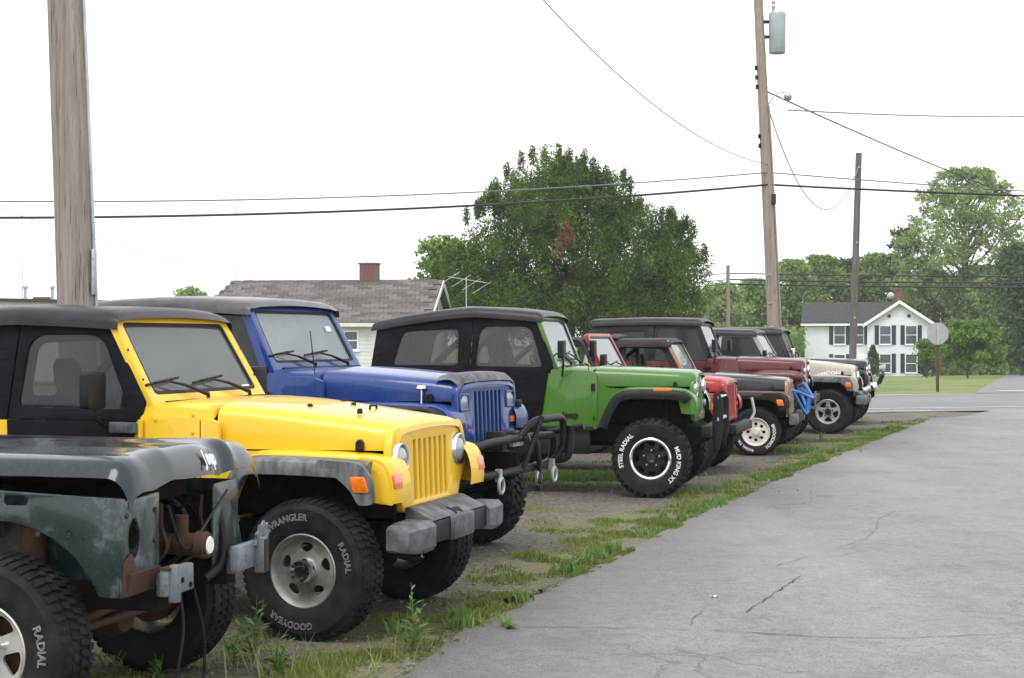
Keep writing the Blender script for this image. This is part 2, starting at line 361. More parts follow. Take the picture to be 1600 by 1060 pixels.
# ------------------------------------------------------------------ wheels
TY = {}
def tyre_mesh(Rt, W, rr, mud):
    key = (Rt, W, rr, mud)
    if key in TY: return TY[key]
    bm = BM(); h = W/2; d = .022 if mud else .012
    prof = [(rr-.012,-h*.74),(rr+.012,-h*.88),(rr+.35*(Rt-rr),-h),(rr+.72*(Rt-rr),-h*.99),(Rt-.045,-h*.93),(Rt-d-.006,-h*.8),(Rt-d,-h*.6)]
    prof = prof + [(r, -y) for r, y in reversed(prof)]
    lathe(bm, prof, 72, 'Y', close=True)
    N = 34 if mud else 56
    def lug(a0, a1, y0, y1, r0, r1, sk=0.):
        vs = []
        for r, rx in ((r0, 0), (r1, 1)):
            for (a, y) in ((a0, y0), (a1, y0), (a1+sk, y1), (a0+sk, y1)):
                q = r - (.012 if abs(y) > h*.85 and rx else 0); vs.append(bm.verts.new((q*sin(a), y, q*cos(a))))
        for f in ((4,5,6,7),(0,1,5,4),(1,2,6,5),(2,3,7,6),(3,0,4,7)): bm.faces.new([vs[i] for i in f])
    st = 2*pi/N
    for k in range(N):
        a = k*st
        for s in (-1, 1):
            ph = 0 if s < 0 else st/2
            e = .93 if (mud and k % 2) else .86
            lug(a+ph, a+ph+st*.62, s*h*.48, s*h*e, Rt-d-.012, Rt)
            lug(a+ph+st*.2, a+ph+st*.78, s*h*.06, s*h*.42, Rt-d-.012, Rt, st*.25*s)
            if mud:      # side biters
                vs = []
                r0, r1 = Rt-.06, Rt-.02; y0 = s*h*.99; y1 = s*(h*.93+.008)
                lug(a+ph+st*.1, a+ph+st*.5, s*h*.80, s*(h*.97), Rt-.055, Rt-.016)
    bmesh.ops.recalc_face_normals(bm, faces=bm.faces)
    me = bpy.data.meshes.new('tyre'); bm.to_mesh(me); bm.free(); TY[key] = me; return me
RIM = {}
def rim_mesh(style, rr, W, mat):
    key = (style, rr, W, mat.name)
    if key in RIM: return RIM[key]
    bm = BM(); h = W/2; yo = -h*.80
    # barrel and lip
    lathe(bm, [(rr-.02,h*.75),(rr-.035,h*.3),(rr-.04,-h*.45),(rr-.022,yo+.012),(rr-.006,yo-.006),(rr+.004,yo),(rr,yo+.02),(rr-.012,-h*.4),(rr-.012,h*.75)], 40, 'Y')
    ri = rr-.024; holes = []
    def dish(r):
        if style in ('steel', 'star', 'moab'): return yo+.012+.03*max(0, 1-abs(r-ri*.75)/(ri*.5)) if style == 'steel' else yo+.02+.02*(1-r/ri)
        if style == 'spoke8': return -h*.1 - .03*(1-r/ri)
        return yo+.03
    if style == 'steel':
        for k in range(5):
            a = 2*pi*k/5+.3; c = Vector((cos(a), sin(a)))*ri*.70; u = Vector((-sin(a), cos(a))); v = Vector((cos(a), sin(a)))
            holes.append([tuple(c+u*(.036*cos(t)*(1+.25*sin(t)))+v*(.026*sin(t))) for t in [2*pi*j/14 for j in range(14)]])
    elif style in ('star', 'moab'):
        for k in range(5):
            a = 2*pi*k/5+pi/2+pi/5
            f = lambda ang, r: (r*cos(a+ang), r*sin(a+ang))
            wv = .46 if style == 'moab' else .36
            holes.append(rpoly([f(-wv, ri*.9), f(-wv*.35, ri*.95), f(wv*.35, ri*.95), f(wv, ri*.9), f(.14, ri*.45), f(-.14, ri*.45)], .012, 2))
    elif style == 'spoke8':
        for k in range(8):
            a = 2*pi*k/8; f = lambda ang, r: (r*cos(a+ang), r*sin(a+ang))
            holes.append(rpoly([f(-.26, ri*.9), f(0, ri*.94), f(.26, ri*.9), f(.14, ri*.56), f(-.14, ri*.56)], .012, 2))
    elif style == 'round':
        for k in range(8):
            a = 2*pi*k/8; holes.append(circ(cos(a)*ri*.64, sin(a)*ri*.64, ri*.135, 12))
    plate(bm, circ(0, 0, ri, 40), holes, lambda u, v: Vector((u, dish(math.hypot(u, v)), v)), (0, .014, 0))
    bmesh.ops.recalc_face_normals(bm, faces=bm.faces)
    me = bpy.data.meshes.new('wheel'); bm.to_mesh(me); bm.free(); me.materials.append(mat); RIM[key] = me; return me
def make_wheel(root, x, y, spec, left=False, steer=0, detail=True, drop=0):
    Rt, W, rr = spec['R'], spec['W'], spec['rr']; style = spec['rim']
    rz = (pi if left else 0) + steer
    wh = place(rim_mesh(style, rr, W, spec['rimmat']), 'wheel', None, root, (x, y, Rt-.012), 40, (0, 0, rz))
    tm = tyre_mesh(Rt, W, rr, spec.get('mud', False)); place(tm, 'tyre', RUBBER, wh, (0,0,0), 35)
    h = W/2; yo = -h*.8
    if style == 'steel':
        bm = BM(); lathe(bm, [(.074,yo+.03),(.07,yo-.01),(.058,yo-.035),(.034,yo-.04),(.033,yo-.03),(0,yo-.03)], 24, 'Y')
        finish(bm, 'hub_cap', CHROME, wh, smooth=30)
        for k in range(5):
            bm = BM(); a = 2*pi*k/5; lathe(bm, [(.0,yo-.044),(.009,yo-.042),(.01,yo-.02)], 8, 'Y', (.049*cos(a), 0, .049*sin(a))); finish(bm, 'lug_nut', DARKPL, wh)
        bm = BM(); lathe(bm, [(0,yo-.034),(.03,yo-.034),(.03,yo-.028)], 16, 'Y'); finish(bm, 'hub_badge', DARKPL, wh)
    else:
        yy = {'spoke8': -h*.1-.02, 'round': yo+.03, 'star': yo+.03, 'moab': yo+.03}[style]
        bm = BM(); lathe(bm, [(.06,yy+.02),(.055,yy-.022),(.045,yy-.03),(0,yy-.032)], 20, 'Y')
        finish(bm, 'hub_cap', {'spoke8': BLACKRIM, 'round': CREAMRIM, 'star': DARKPL, 'moab': DARKPL}[style], wh, smooth=30)
        for k in range(5):
            bm = BM(); a = 2*pi*k/5+.3; lathe(bm, [(0,yy-.02),(.011,yy-.018),(.012,yy+.01)], 6, 'Y', (.085*cos(a), 0, .085*sin(a)))
            finish(bm, 'lug_nut', CHROME if style != 'moab' else DARKPL, wh)
        if style == 'spoke8':
            bm = BM(); lathe(bm, [(rr-.028,yo+.03),(rr-.026,yo-.004),(rr-.008,yo-.012),(rr+.008,yo-.004),(rr+.006,yo+.01)], 44, 'Y'); finish(bm, 'trim_ring', CHROME, wh)
            bm = BM(); lathe(bm, [(.04,yy-.03),(.036,yy-.036),(0,yy-.037)], 20, 'Y'); finish(bm, 'hub_badge', CHROME, wh, smooth=30)
            bm = BM(); box(bm, -.026,.026,yy-.04,yy-.036,-.006,.006); lathe(bm, [(.026,yy-.039),(.03,yy-.039),(.03,yy-.036)], 16, 'Y'); finish(bm, 'hub_emblem', DARKPL, wh)
    if detail and not left:
        for (s, ang, size, mat, outline, frac) in spec.get('letters', []):
            me = text_mesh(s, size, .0015, outline, .0 if outline else size*.025)
            rm = rr + frac*(Rt-rr); n = len(me.vertices); co = np.empty(n*3); me.vertices.foreach_get('co', co); co = co.reshape(-1, 3)
            ph = R(ang) + co[:,0]/(rm+size*.35); rad = rm + co[:,1]
            out = np.stack([rad*np.sin(ph), -(h+.0025)-co[:,2], rad*np.cos(ph)], 1); me.vertices.foreach_set('co', out.ravel()); me.update()
            place(me, 'tyre_lettering', mat, wh, smooth=0)
    # brake drum / hub behind
    bm = BM(); lathe(bm, [(0,-h*.05),(rr*.62,-h*.05),(rr*.66,h*.2),(rr*.66,h*.7),(0,h*.7)], 20, 'Y'); finish(bm, 'brake_drum', RUST, wh)
    return wh

# ------------------------------------------------------------------ the off-road cars
def sym(pts): return pts + [(-y, z) for y, z in reversed(pts)]
def hood_part(root, st, lift, mat, name='hood'):
    P = {'TJ': (.675,.545,1.185,1.085,.938,.40), 'YJ': (.665,.535,1.165,1.095,.944,.42), 'CJ': (.61,.475,1.14,1.10,.948,.41)}[st]
    wr, wf, zr, zf, zb, xf = P; bm = BM(); secs = []
    def sec(x, w, zt, zb, cr):
        q = [(-w,zb),(-w-.002,zb+(zt-zb)*.35),(-w+.004,zt-.075),(-w+.018,zt-.036),(-w+.045,zt-.012),(-w+.10,zt+.0),(-w+.2,zt+cr*.45),(-w*.35,zt+cr*.9)]
        q = q+[(0, zt+cr)]+[(-y, z) for y, z in reversed(q)]
        return [Vector((x, y, z)) for y, z in q]
    for i in range(9):
        t = i/8; x = -.62 + (xf-.05+.62)*t; secs.append(sec(x, wr+(wf-wr)*t, zr+(zf-zr)*(t**1.25), zb, .022))
    secs.append(sec(xf-.015, wf-.008, zf-.008, zb, .02)); secs.append(sec(xf+.015, wf-.02, zf-.03, zb+.01, .017)); secs.append(sec(xf+.022, wf-.03, zf-.055, zb+.02, .015))
    loft(bm, secs); bmesh.ops.solidify(bm, geom=bm.faces[:], thickness=.012)
    return finish(bm, name, mat, root, (0,0,lift), smooth=32)

def grille_part(root, st, lift, mat, lampmat=None):
    gx = {'TJ': .425, 'YJ': .445, 'CJ': .425}[st]; bm = BM(); holes = []
    if st == 'TJ':
        outer = rpoly(sym([(-.445,.585),(-.49,.70),(-.60,.77),(-.605,.985),(-.53,1.065)]), [.02,.06,.05,.08,.09]*2, 3); hw, sp, z0, z1, hy, hz = .023, .083, .635, .985, .475, .885
    elif st == 'YJ':
        outer = rpoly(sym([(-.47,.58),(-.53,.72),(-.57,.78),(-.57,1.02),(-.53,1.07)]), [.02,.05,.05,.05,.05]*2, 3); hw, sp, z0, z1, hy, hz = .022, .078, .62, 1.01, .445, .935
    else:
        outer = rpoly(sym([(-.49,.58),(-.49,1.065)]), [.03,.16]*2, 5); hw, sp, z0, z1, hy, hz = .017, .062, .66, .99, .365, .935
    for k in range(-3, 4): holes.append(rect(k*sp-hw, k*sp+hw, z0, z1, .018))
    if st != 'YJ': holes += [circ(s*hy, hz, .092, 24) for s in (-1, 1)]
    else: holes += [rect(s*hy-.085, s*hy+.085, hz-.062, hz+.062, .02) for s in (-1, 1)]
    plate(bm, outer, holes, yz(gx, .04, .6), (-.045, 0, 0)); g = finish(bm, 'grille', mat, root, (0,0,lift), bevel=.006, seg=2)
    bm = BM(); box(bm, gx-.13, gx-.09, -.42, .42, .56, 1.0); finish(bm, 'radiator', UNDER, root, (0,0,lift))
    for s in (-1, 1):
        bm = BM(); x = gx-.012
        if st != 'YJ':
            lathe(bm, [(0,.034),(.035,.03),(.06,.02),(.076,.006),(.082,-.012),(.0,-.02)], 28, 'X', (x, s*hy, hz)); h = finish(bm, 'headlight', LENS, root, (0,0,lift), smooth=50)
            bm = BM(); lathe(bm, [(.078,.0),(.083,.018),(.094,.02),(.103,.006),(.104,-.02),(.08,-.025)], 28, 'X', (x, s*hy, hz), True); finish(bm, 'bezel', CHROME, h, smooth=50)
        else:
            plate(bm, rect(s*hy-.072, s*hy+.072, hz-.05, hz+.05, .012), [], yz(x, .04, hz), (-.03,0,0)); h = finish(bm, 'headlight', LENS, root, (0,0,lift), bevel=.006)
            bm = BM(); plate(bm, rect(s*hy-.088, s*hy+.088, hz-.066, hz+.066, .02), [rect(s*hy-.07, s*hy+.07, hz-.048, hz+.048, .012)], yz(x+.008, .04, hz), (-.03,0,0)); finish(bm, 'bezel', lampmat or mat, h, bevel=.004)
        if st != 'TJ':
            bm = BM(); zz = .75 if st == 'CJ' else .80
            lathe(bm, [(0,.02),(.03,.016),(.044,0),(.044,-.02)], 16, 'X', (gx+.004, s*(hy+.01), zz)) if st == 'CJ' else box(bm, gx-.02, gx+.006, s*.47-.035, s*.47+.035, .755, .80); finish(bm, 'turn_signal', LENS if st == 'CJ' else AMBER, root, (0,0,lift))
    return g

FPATH = {'TJ': [(.486,.665),(.492,.73),(.478,.82),(.445,.885),(.37,.915),(.1,.93),(-.25,.935),(-.38,.92),(-.46,.86),(-.55,.70),(-.60,.54)],
         'YJ': [(.464,.70),(.47,.78),(.45,.85),(.40,.895),(.3,.925),(.05,.935),(-.28,.935),(-.40,.90),(-.48,.80),(-.56,.66),(-.60,.54)],
         'CJ': [(.47,.665),(.475,.73),(.462,.80),(.42,.87),(.33,.925),(.1,.94),(-.2,.94),(-.34,.915),(-.44,.84),(-.53,.68),(-.58,.54)]}
def smooth_path(p, n=3):
    P = [Vector((a, 0, b)) for a, b in p]; out = []
    for i in range(len(P)-1):
        p0, p1, p2, p3 = P[max(i-1,0)], P[i], P[i+1], P[min(i+2,len(P)-1)]
        for k in range(n):
            t = k/n; out.append(.5*((2*p1)+(p2-p0)*t+(2*p0-5*p1+4*p2-p3)*t*t+(3*p1-p0-3*p2+p3)*t**3))
    return [(v.x, v.z) for v in out+[P[-1]]]
def fender_part(root, st, lift, mat, flaremat, s, flare_w, sig=True):
    path = smooth_path(FPATH[st]); bm = BM(); yi, yo = (.50,.765) if st == 'TJ' else ((.49,.76) if st == 'YJ' else (.42,.735))
    def nrm(i):
        a, b = path[max(i-1,0)], path[min(i+1,len(path)-1)]; d = Vector((b[0]-a[0], b[1]-a[1])).normalized(); return Vector((d.y, -d.x))  # inward (towards wheel)
    secs = []
    for i, (x, z) in enumerate(path):
        n = nrm(i); n = -n if n.dot(Vector((0,.45))-Vector((x,z))) < 0 else n
        def q(y, d): return Vector((x+n.x*d, s*y, z+n.y*d))
        secs.append([q(yi,.0), q(yi+.08,-.003), q(yo-.09,-.004), q(yo-.03,.0), q(yo-.008,.012), q(yo,.035), q(yo,.075), q(yo-.02,.08)])
    loft(bm, secs); bmesh.ops.solidify(bm, geom=bm.faces[:], thickness=.006)
    rear = [p for p in path if p[0] < -.20]; plate(bm, [(-.20,.925)]+[(x+.02, z-.012) for x, z in rear]+[(-.655,.50),(-.655,1.0),(-.45,.935)], [], xz(s*(yo-.012)), (0,-s*.02,0))
    box(bm, -.64,-.22, min(s*.42,s*(yo-.03)), max(s*.42,s*(yo-.03)), .905,.928)
    fr_ = [p for p in path if p[0] > .27]; plate(bm, [(x-.006, z-.006) for x, z in fr_]+[(.27,.84),(.31,.675)], [], xz(s*(yo-.004)), (0,-s*.02,0))
    f = finish(bm, 'fender', mat, root, (0,0,lift), smooth=40)
    if flare_w:
        bm = BM(); secs = []; i0 = next(i for i, q in enumerate(path) if q[1] > .8 and q[0] < (.40 if st == 'TJ' else .44))
        for i, (x, z) in enumerate(path):
            if i < i0: continue
            n = nrm(i); n = -n if n.dot(Vector((0,.45))-Vector((x,z))) < 0 else n
            k = min(1, (i-i0+1)/3); fw = flare_w*(.55+.45*k)
            def q(y, d): return Vector((x+n.x*d, s*y, z+n.y*d))
            secs.append([q(yo-.012,.022), q(yo+.012,.018), q(yo+fw*.6,.026), q(yo+fw*.92,.045), q(yo+fw,.075), q(yo+fw-.004,.115), q(yo+fw-.03,.118), q(yo-.02,.09)])
        if st != 'CJ':
            plate(bm, rpoly([(.10,.905),(.345,.895),(.415,.81),(.425,.672),(.335,.662),(.29,.745),(.19,.825),(.06,.845)], [.01,.04,.03,.03,.03,.05,.05,.01], 3), [], xz(s*(yo+flare_w-.002)), (0,-s*.03,0))
        loft(bm, secs, True, True); fl = finish(bm, 'fender_flare', flaremat, f, smooth=45)
        if sig:
            bm = BM(); y = s*(yo+flare_w-.0)
            plate(bm, rpoly([(.31,.735),(.40,.735),(.375,.82),(.285,.82)], .015, 3) if st != 'CJ' else rect(.02,.21,.908,.936,.006), [], xz(y+s*.006 if st != 'CJ' else s*(yo+flare_w*.75)), (0,-s*.03,0)); finish(bm, 'side_marker', AMBER, f, bevel=.004)
    elif sig:
        bm = BM(); plate(bm, rect(.13,.33,.868,.905,.008), [], xz(s*(yo+.006)), (0,-s*.02,0)); finish(bm, 'side_marker', AMBER, f, bevel=.004)
    if st == 'TJ':
        bm = BM(); plate(bm, rpoly([(s*.635,.745),(s*.745,.745),(s*.745,.825),(s*.635,.825)], .012, 3), [], lambda u, v: Vector((.499-(v-.745)*.18, u, v)), (-.02,0,0)); finish(bm, 'turn_signal', REDAMBER, f, bevel=.004)
    # inner wheel-house panel
    bm = BM(); plate(bm, [(.40,.56),(.40,.90),(-.58,.92),(-.58,.56)], [], xz(s*(yi+.01)), (0,-s*.02,0)); finish(bm, 'inner_panel', UNDER, f)
    return f

BELT = 1.085
def side_map(s):     # tub side below the belt, tumblehome above it
    def f(u, v): return Vector((u, s*(.745 if v <= BELT else .745-(v-BELT)*.15), v))
    return f
def tub_part(root, lift, mat, tail=-2.98, dzc=0):
    bm = BM()
    arch = [(-2.37+.45*cos(a), .40+.45*sin(a)) for a in [R(12+156*k/10) for k in range(11)]]
    for s in (-1, 1):
        prof = [(-.58,.50),(-.58,1.09),(-.66,1.118),(-1.06,1.13),(-1.105,1.09),(-1.17,.66),(-1.24,.60),(-1.80,.60),(-1.93,.70),(-1.96,BELT),(tail,BELT),(tail,.56)]
        prof += [(-2.82,.49)] + arch[::-1][0:] + [(-1.9,.49)]
        plate(bm, prof, [], xz(s*.742), (0, -s*.04, 0))
    box(bm, tail, tail+.04, -.70, .70, .52, BELT-.002); box(bm, tail+.03, -.60, -.70, .70, .50, .54)
    b = finish(bm, 'body_tub', mat, root, (0,0,lift), bevel=.008)
    bm = BM()   # cowl: scuttle between hood and windscreen
    secs = []
    for x, w, z in [(x, w, z+dzc) for x, w, z in ((-.634,.70,1.085),(-.642,.715,1.11),(-.66,.722,1.138),(-.85,.725,1.148),(-1.06,.725,1.15),(-1.09,.725,1.13))]:
        q = [(-w,.60),(-w,z-.06),(-w+.012,z-.022),(-w+.05,z),(0,z+.012)]; q = q+[(-y, zz) for y, zz in reversed(q[:-1])]
        secs.append([Vector((x,y,zz)) for y, zz in q])
    loft(bm, secs, False); bm2 = [v for v in bm.verts]
    finish(bm, 'cowl', mat, b, smooth=35)
    bm = BM(); box(bm, -.68,-.625,-.69,.69,.52,1.08); finish(bm, 'firewall', UNDER, b)
    bm = BM(); box(bm, -1.35,-1.08,-.68,.68,.92,1.16); finish(bm, 'dashboard', INTERIOR, b, bevel=.03)
    bm = BM(); lathe(bm, [(.165,-.012),(.18,0),(.165,.012),(.15,0)], 24, 'X', close=True); tube(bm, [(0,-.16,0),(0,.16,0)], .012, 6); tube(bm, [(0,0,0),(.2,0,0)], .02, 6)
    finish(bm, 'steering_wheel', DARKPL, b, (-1.46, .36, 1.12), rot=(0, R(-25), 0))
    return b
def seats(root, lift):
    for s in (-1, 1):
        bm = BM(); secs = []
        for z, x, w, d in ((.62,-1.62,.24,.10),(.85,-1.66,.25,.11),(1.1,-1.74,.24,.10),(1.22,-1.78,.2,.08),(1.24,-1.785,.13,.06),(1.30,-1.80,.14,.07),(1.40,-1.82,.13,.06),(1.44,-1.83,.09,.04)):
            secs.append([Vector((x+d*cos(a)*.7, s*.36+w*sin(a), z)) for a in [2*pi*k/12 for k in range(12)]])
        loft(bm, secs, True, True); box(bm, -1.66,-1.2, s*.36-.24, s*.36+.24, .60, .78); finish(bm, 'seat', SEAT, root, (0,0,lift), smooth=50)
def rollbar(root, lift, mat, top=1.60, pad=.035):
    bm = BM(); x = -1.93
    tube(bm, bend_pts([(x,-.60,.6),(x,-.60,top-.02),(x,.60,top-.02),(x,.60,.6)], .15, 5), pad, 8)
    for s in (-1, 1): tube(bm, [(x,s*.585,top-.06),(-2.75,s*.60,.85)], pad, 8); tube(bm, bend_pts([(x,s*.59,top-.03),(-1.34,s*.60,top-.04),(-1.12,s*.63,1.1)], .1, 4), pad*.9, 8)
    return finish(bm, 'roll_bar', mat, root, (0,0,lift))
WS = dict(bx=-1.0, bz=1.165, tx=-1.31, tz=1.70)
WSS = {'TJ': dict(bx=-1.0, bz=1.165, tx=-1.31, tz=1.70), 'YJ': dict(bx=-1.0, bz=1.15, tx=-1.27, tz=1.66), 'CJ': dict(bx=-1.0, bz=1.135, tx=-1.225, tz=1.71)}
def ws_map(off=0):
    b = Vector((WS['bx'],0,WS['bz'])); t = Vector((WS['tx'],0,WS['tz'])); d = (t-b); n = Vector((d.z,0,-d.x)).normalized()
    return (lambda u, v: b + d*v + Vector((0,u,0)) + n*off), n
def windscreen(root, lift, mat, gmat, wipers=2, rimmat=None):
    f, n = ws_map(0); bm = BM()
    out = rpoly(sym([(-.715,0),(-.675,1.0)]), [.02,.07]*2, 4); inn = rpoly(sym([(-.635,.135),(-.605,.925)]), [.05,.06]*2, 4)
    plate(bm, out, [inn], f, -n*.045); fr = finish(bm, 'windscreen_frame', mat, root, (0,0,lift), bevel=.010, seg=3)
    bm = BM(); g, _ = ws_map(-.016); plate(bm, rpoly(sym([(-.638,.13),(-.608,.93)]), [.05,.06]*2, 4), [], g, -n*.005); finish(bm, 'windscreen_glass', gmat, fr, smooth=0)
    bm = BM(); g, _ = ws_map(-.004); plate(bm, rpoly(sym([(-.648,.115),(-.616,.945)]), [.05,.06]*2, 4), [rpoly(sym([(-.612,.175),(-.588,.895)]), [.05,.06]*2, 4)], g, -n*.009); finish(bm, 'window_seal', DARKPL, fr)
    bm = BM(); tube(bm, [f(-.62,.02)+n*.03, f(.62,.02)+n*.03], .012, 8); finish(bm, 'hinge_rail', DARKPL, fr)
    if wipers:
        for (u0, u1) in ((-.12,-.50), (.42,.04)) :
            bm = BM(); tube(bm, [f(u0,.03)+n*.03, f(u0+.0,.07)+n*.045, f((u0+u1)/2,.20)+n*.03, f(u1,.27)+n*.018], [.016,.014,.009,.006], 6)
            wp = finish(bm, 'wiper', DARKPL, fr)
            bm = BM(); a, b = f(u1-.20,.235)+n*.008, f(u1+.20,.30)+n*.008; tube(bm, [a, b], .008, 6); tube(bm, [a*.75+b*.25+n*.01, a*.25+b*.75+n*.01], .007, 5); finish(bm, 'wiper_blade', DARKPL, wp)
    bm = BM()
    for s in (-1, 1): lathe(bm, [(0,-.03),(.018,-.028),(.018,.028),(0,.03)], 10, 'Y', (WS['bx']+.035, s*.60, WS['bz']+.005))
    finish(bm, 'windscreen_hinge', mat, fr)
    bm = BM(); box(bm, -.03,.02,-.12,.12,-.03,.03); finish(bm, 'rear_view_mirror', DARKPL, fr, (WS['tx']-.06, 0, WS['tz']-.13), bevel=.012)
    return fr
def mirror(root, lift, mat, s=-1, x=-1.02, y=.98, z=1.27, big=1.):
    bm = BM(); plate(bm, rect(y-.085*big, y+.085*big, z-.10*big, z+.10*big, .025), [], (lambda u, v: Vector((x-.02, s*u, v))), (-.0,0,0) if False else (.06,0,0))
    m = finish(bm, 'mirror', mat, root, (0,0,lift), bevel=.015)
    bm = BM(); tube(bm, bend_pts([(x+.02, s*y, z-.09*big), (x+.03, s*(y-.0), z-.16), (x-.02, s*.77, 1.06)], .04, 3), .011, 6); finish(bm, 'mirror_arm', mat, m)
def door_part(root, lift, lower, upper, gmat, window='soft', s=-1, top=1.665):
    bm = BM()
    low = rpoly([(-1.105,BELT),(-1.115,1.04),(-1.165,.66),(-1.24,.585),(-1.80,.585),(-1.945,.69),(-1.965,BELT)], [0,.02,.05,.06,.1,.05,0], 3)
    plate(bm, low, [], xz(s*.757), (0,-s*.03,0)); d = finish(bm, 'door', lower, root, (0,0,lift), bevel=.007)
    wf = ws_map()[0]
    bm = BM(); f = side_map(s)
    zt = min(top, WS['tz']-.03); xa = lambda z: WS['bx']-.035-(z-WS['bz'])*(WS['bx']-WS['tx'])/(WS['tz']-WS['bz'])
    outer = [(-1.075,BELT+.002),(xa(1.2),1.2),(xa(zt),zt),(-1.93,zt+.012),(-1.965,BELT+.002)]
    hole = rpoly([(xa(1.155)-.13,1.155),(xa(1.545)-.10,1.545),(xa(1.585)-.16,1.585),(-1.80,1.585),(-1.865,1.53),(-1.90,1.16)], [.04,.06,.05,.06,.06,.05], 4)
    if window == 'steel': hole = rpoly([(xa(1.115)-.07,1.115),(xa(1.60)-.05,1.60),(-1.88,1.61),(-1.91,1.115)], [.03,.05,.05,.03], 3)
    plate(bm, outer, [hole], f, (0,-s*.022,0)); up = finish(bm, 'door_window_frame', upper, d, bevel=.004)
    bm = BM(); big = [(u*1.0, v) for u, v in hole]; plate(bm, hole, [], lambda u, v: f(u, v)+Vector((0,-s*.010,0)), (0,-s*.003,0)); finish(bm, 'side_window', gmat, d, smooth=0)
    if lower is not FABRIC and lower is not PURPLE:
        bm = BM(); box(bm, -1.90,-1.80, s*.765-.012, s*.765+.012, .985, 1.01); finish(bm, 'door_handle', DARKPL, d, bevel=.006)
        for z in (.74, .98):
            bm = BM(); box(bm, -1.13,-1.02, s*.766-.012, s*.766+.012, z-.025, z+.025); finish(bm, 'hinge', DARKPL, d, bevel=.006)
    return d
def top_part(root, lift, mat, gmat, kind='soft', peak=1.775, head=1.725, rear=1.69, tail=-2.95, quarter=True):
    """roof skin + rear quarter panels with windows + rear curtain"""
    bm = BM(); secs = []
    h0 = WS['tx']+.055; xs = [h0,h0-.03,h0-.08,-1.47,-1.65,-1.92,-2.1,-2.4,-2.7,tail+.05,tail+.01,tail]
    for i, x in enumerate(xs):
        t = (x-h0)/(tail-h0)
        if kind == 'hard': zc = head+.03 + (peak-head)*sin(pi*min(1, t*1.1)); 
        else: zc = head + (peak-head)*(1-abs((x+1.95)/(.85 if x > -1.95 else abs(tail+1.95)))**1.3) if x > -1.95 else rear+(peak-rear)*(1-((x+1.95)/(tail+1.95))**1.4)
        dr = {0:.05, 1:.015, len(xs)-2:.02, len(xs)-1:.07}.get(i, 0); w = .685 if kind == 'soft' else .70
        sag = 0 if kind == 'hard' else .008*sin(x*17)
        q = [(-w-.012,zc-.115),(-w-.008,zc-.075),(-w+.01,zc-.035-dr*.5),(-w+.05,zc-.012-dr),(-w+.16,zc+.002-dr+sag*.5),(-.25,zc+.014-dr+sag)]
        q = q+[(0,zc+.018-dr+sag)]+[(-y,z) for y, z in reversed(q)]
        secs.append([Vector((x,y,z)) for y, z in q])
    loft(bm, secs); bmesh.ops.solidify(bm, geom=bm.faces[:], thickness=.012)
    r = finish(bm, 'soft_top' if kind == 'soft' else 'hard_top', WETTOP if mat is FABRIC else mat, root, (0,0,lift), smooth=45)
    if quarter:
        for s in (-1, 1):
            f = side_map(s); bm = BM(); slope = .06 if kind == 'soft' else .02
            outer = [(-1.972,BELT+.003),(-1.94,peak-.06),(-2.2,peak-.065),(-2.6,(peak+rear)/2-.05),(tail+slope,rear-.06),(tail,BELT+.003)]
            hole = rpoly([(-2.10,1.17),(-2.10,1.56),(-2.72,1.53),(-2.82,1.17)], [.05,.06,.08,.05], 4)
            plate(bm, outer, [hole], f, (0,-s*.02,0)); finish(bm, 'quarter_panel', mat, r, bevel=.004)
            bm = BM(); plate(bm, hole, [], lambda u, v: f(u, v)+Vector((0,-s*.009,0)), (0,-s*.003,0)); finish(bm, 'quarter_window', gmat, r, smooth=0)
        bm = BM(); f = lambda u, v: Vector((tail+.015+(v-BELT)*.09, u, v)); zt = rear-.05
        hole = rect(-.5,.5,1.18,1.55,.06,4); plate(bm, [(-.735,BELT),(.735,BELT),(.66,zt),(-.66,zt)], [hole], f, (.02,0,0)); finish(bm, 'rear_curtain', mat, r, bevel=.004)
        bm = BM(); plate(bm, hole, [], lambda u, v: f(u,v)+Vector((.009,0,0)), (.003,0,0)); finish(bm, 'rear_window', gmat, r, smooth=0)
    return r
def chassis_part(root, lift, Rt):
    bm = BM()
    for s in (-1, 1):
        box(bm, -2.95,.52, s*.40-.04, s*.40+.04, .40+lift*.8, .52+lift)
        tube(bm, bend_pts([(.48,s*.42,.42+lift*.7),(0,s*.45,.30+lift*.4),(-.5,s*.42,.42+lift*.7)], .3, 4), .028, 6)
        tube(bm, [(.06,s*.50,Rt-.05),(.12,s*.46,.82+lift)], .028, 8); tube(bm, [(.06,s*.50,Rt+.05),(.1,s*.48,.65+lift)], .04, 8)
    ch = finish(bm, 'chassis', UNDER, root)
    for x in (0, -2.37):
        bm = BM(); tube(bm, [(x,-.68,Rt-.01),(x,.68,Rt-.01)], .042, 10); lathe(bm, [(0,-.13),(.09,-.11),(.14,-.03),(.14,.03),(.09,.11),(0,.13)], 14, 'X', (x, .18, Rt-.01))
        if x == 0: tube(bm, [(.15,-.62,Rt-.03),(.15,.62,Rt+.0)], .018, 6)
        finish(bm, 'axle', UNDER, ch, smooth=50)
    bm = BM(); box(bm, -1.9,-.5,-.30,.30,.36+lift,.52+lift); box(bm, -.55,.30,-.28,.28,.46+lift,.86+lift); box(bm, -2.9,-2.2,-.35,.35,.42+lift,.52+lift); finish(bm, 'drivetrain', UNDER, ch, bevel=.02)
    return ch

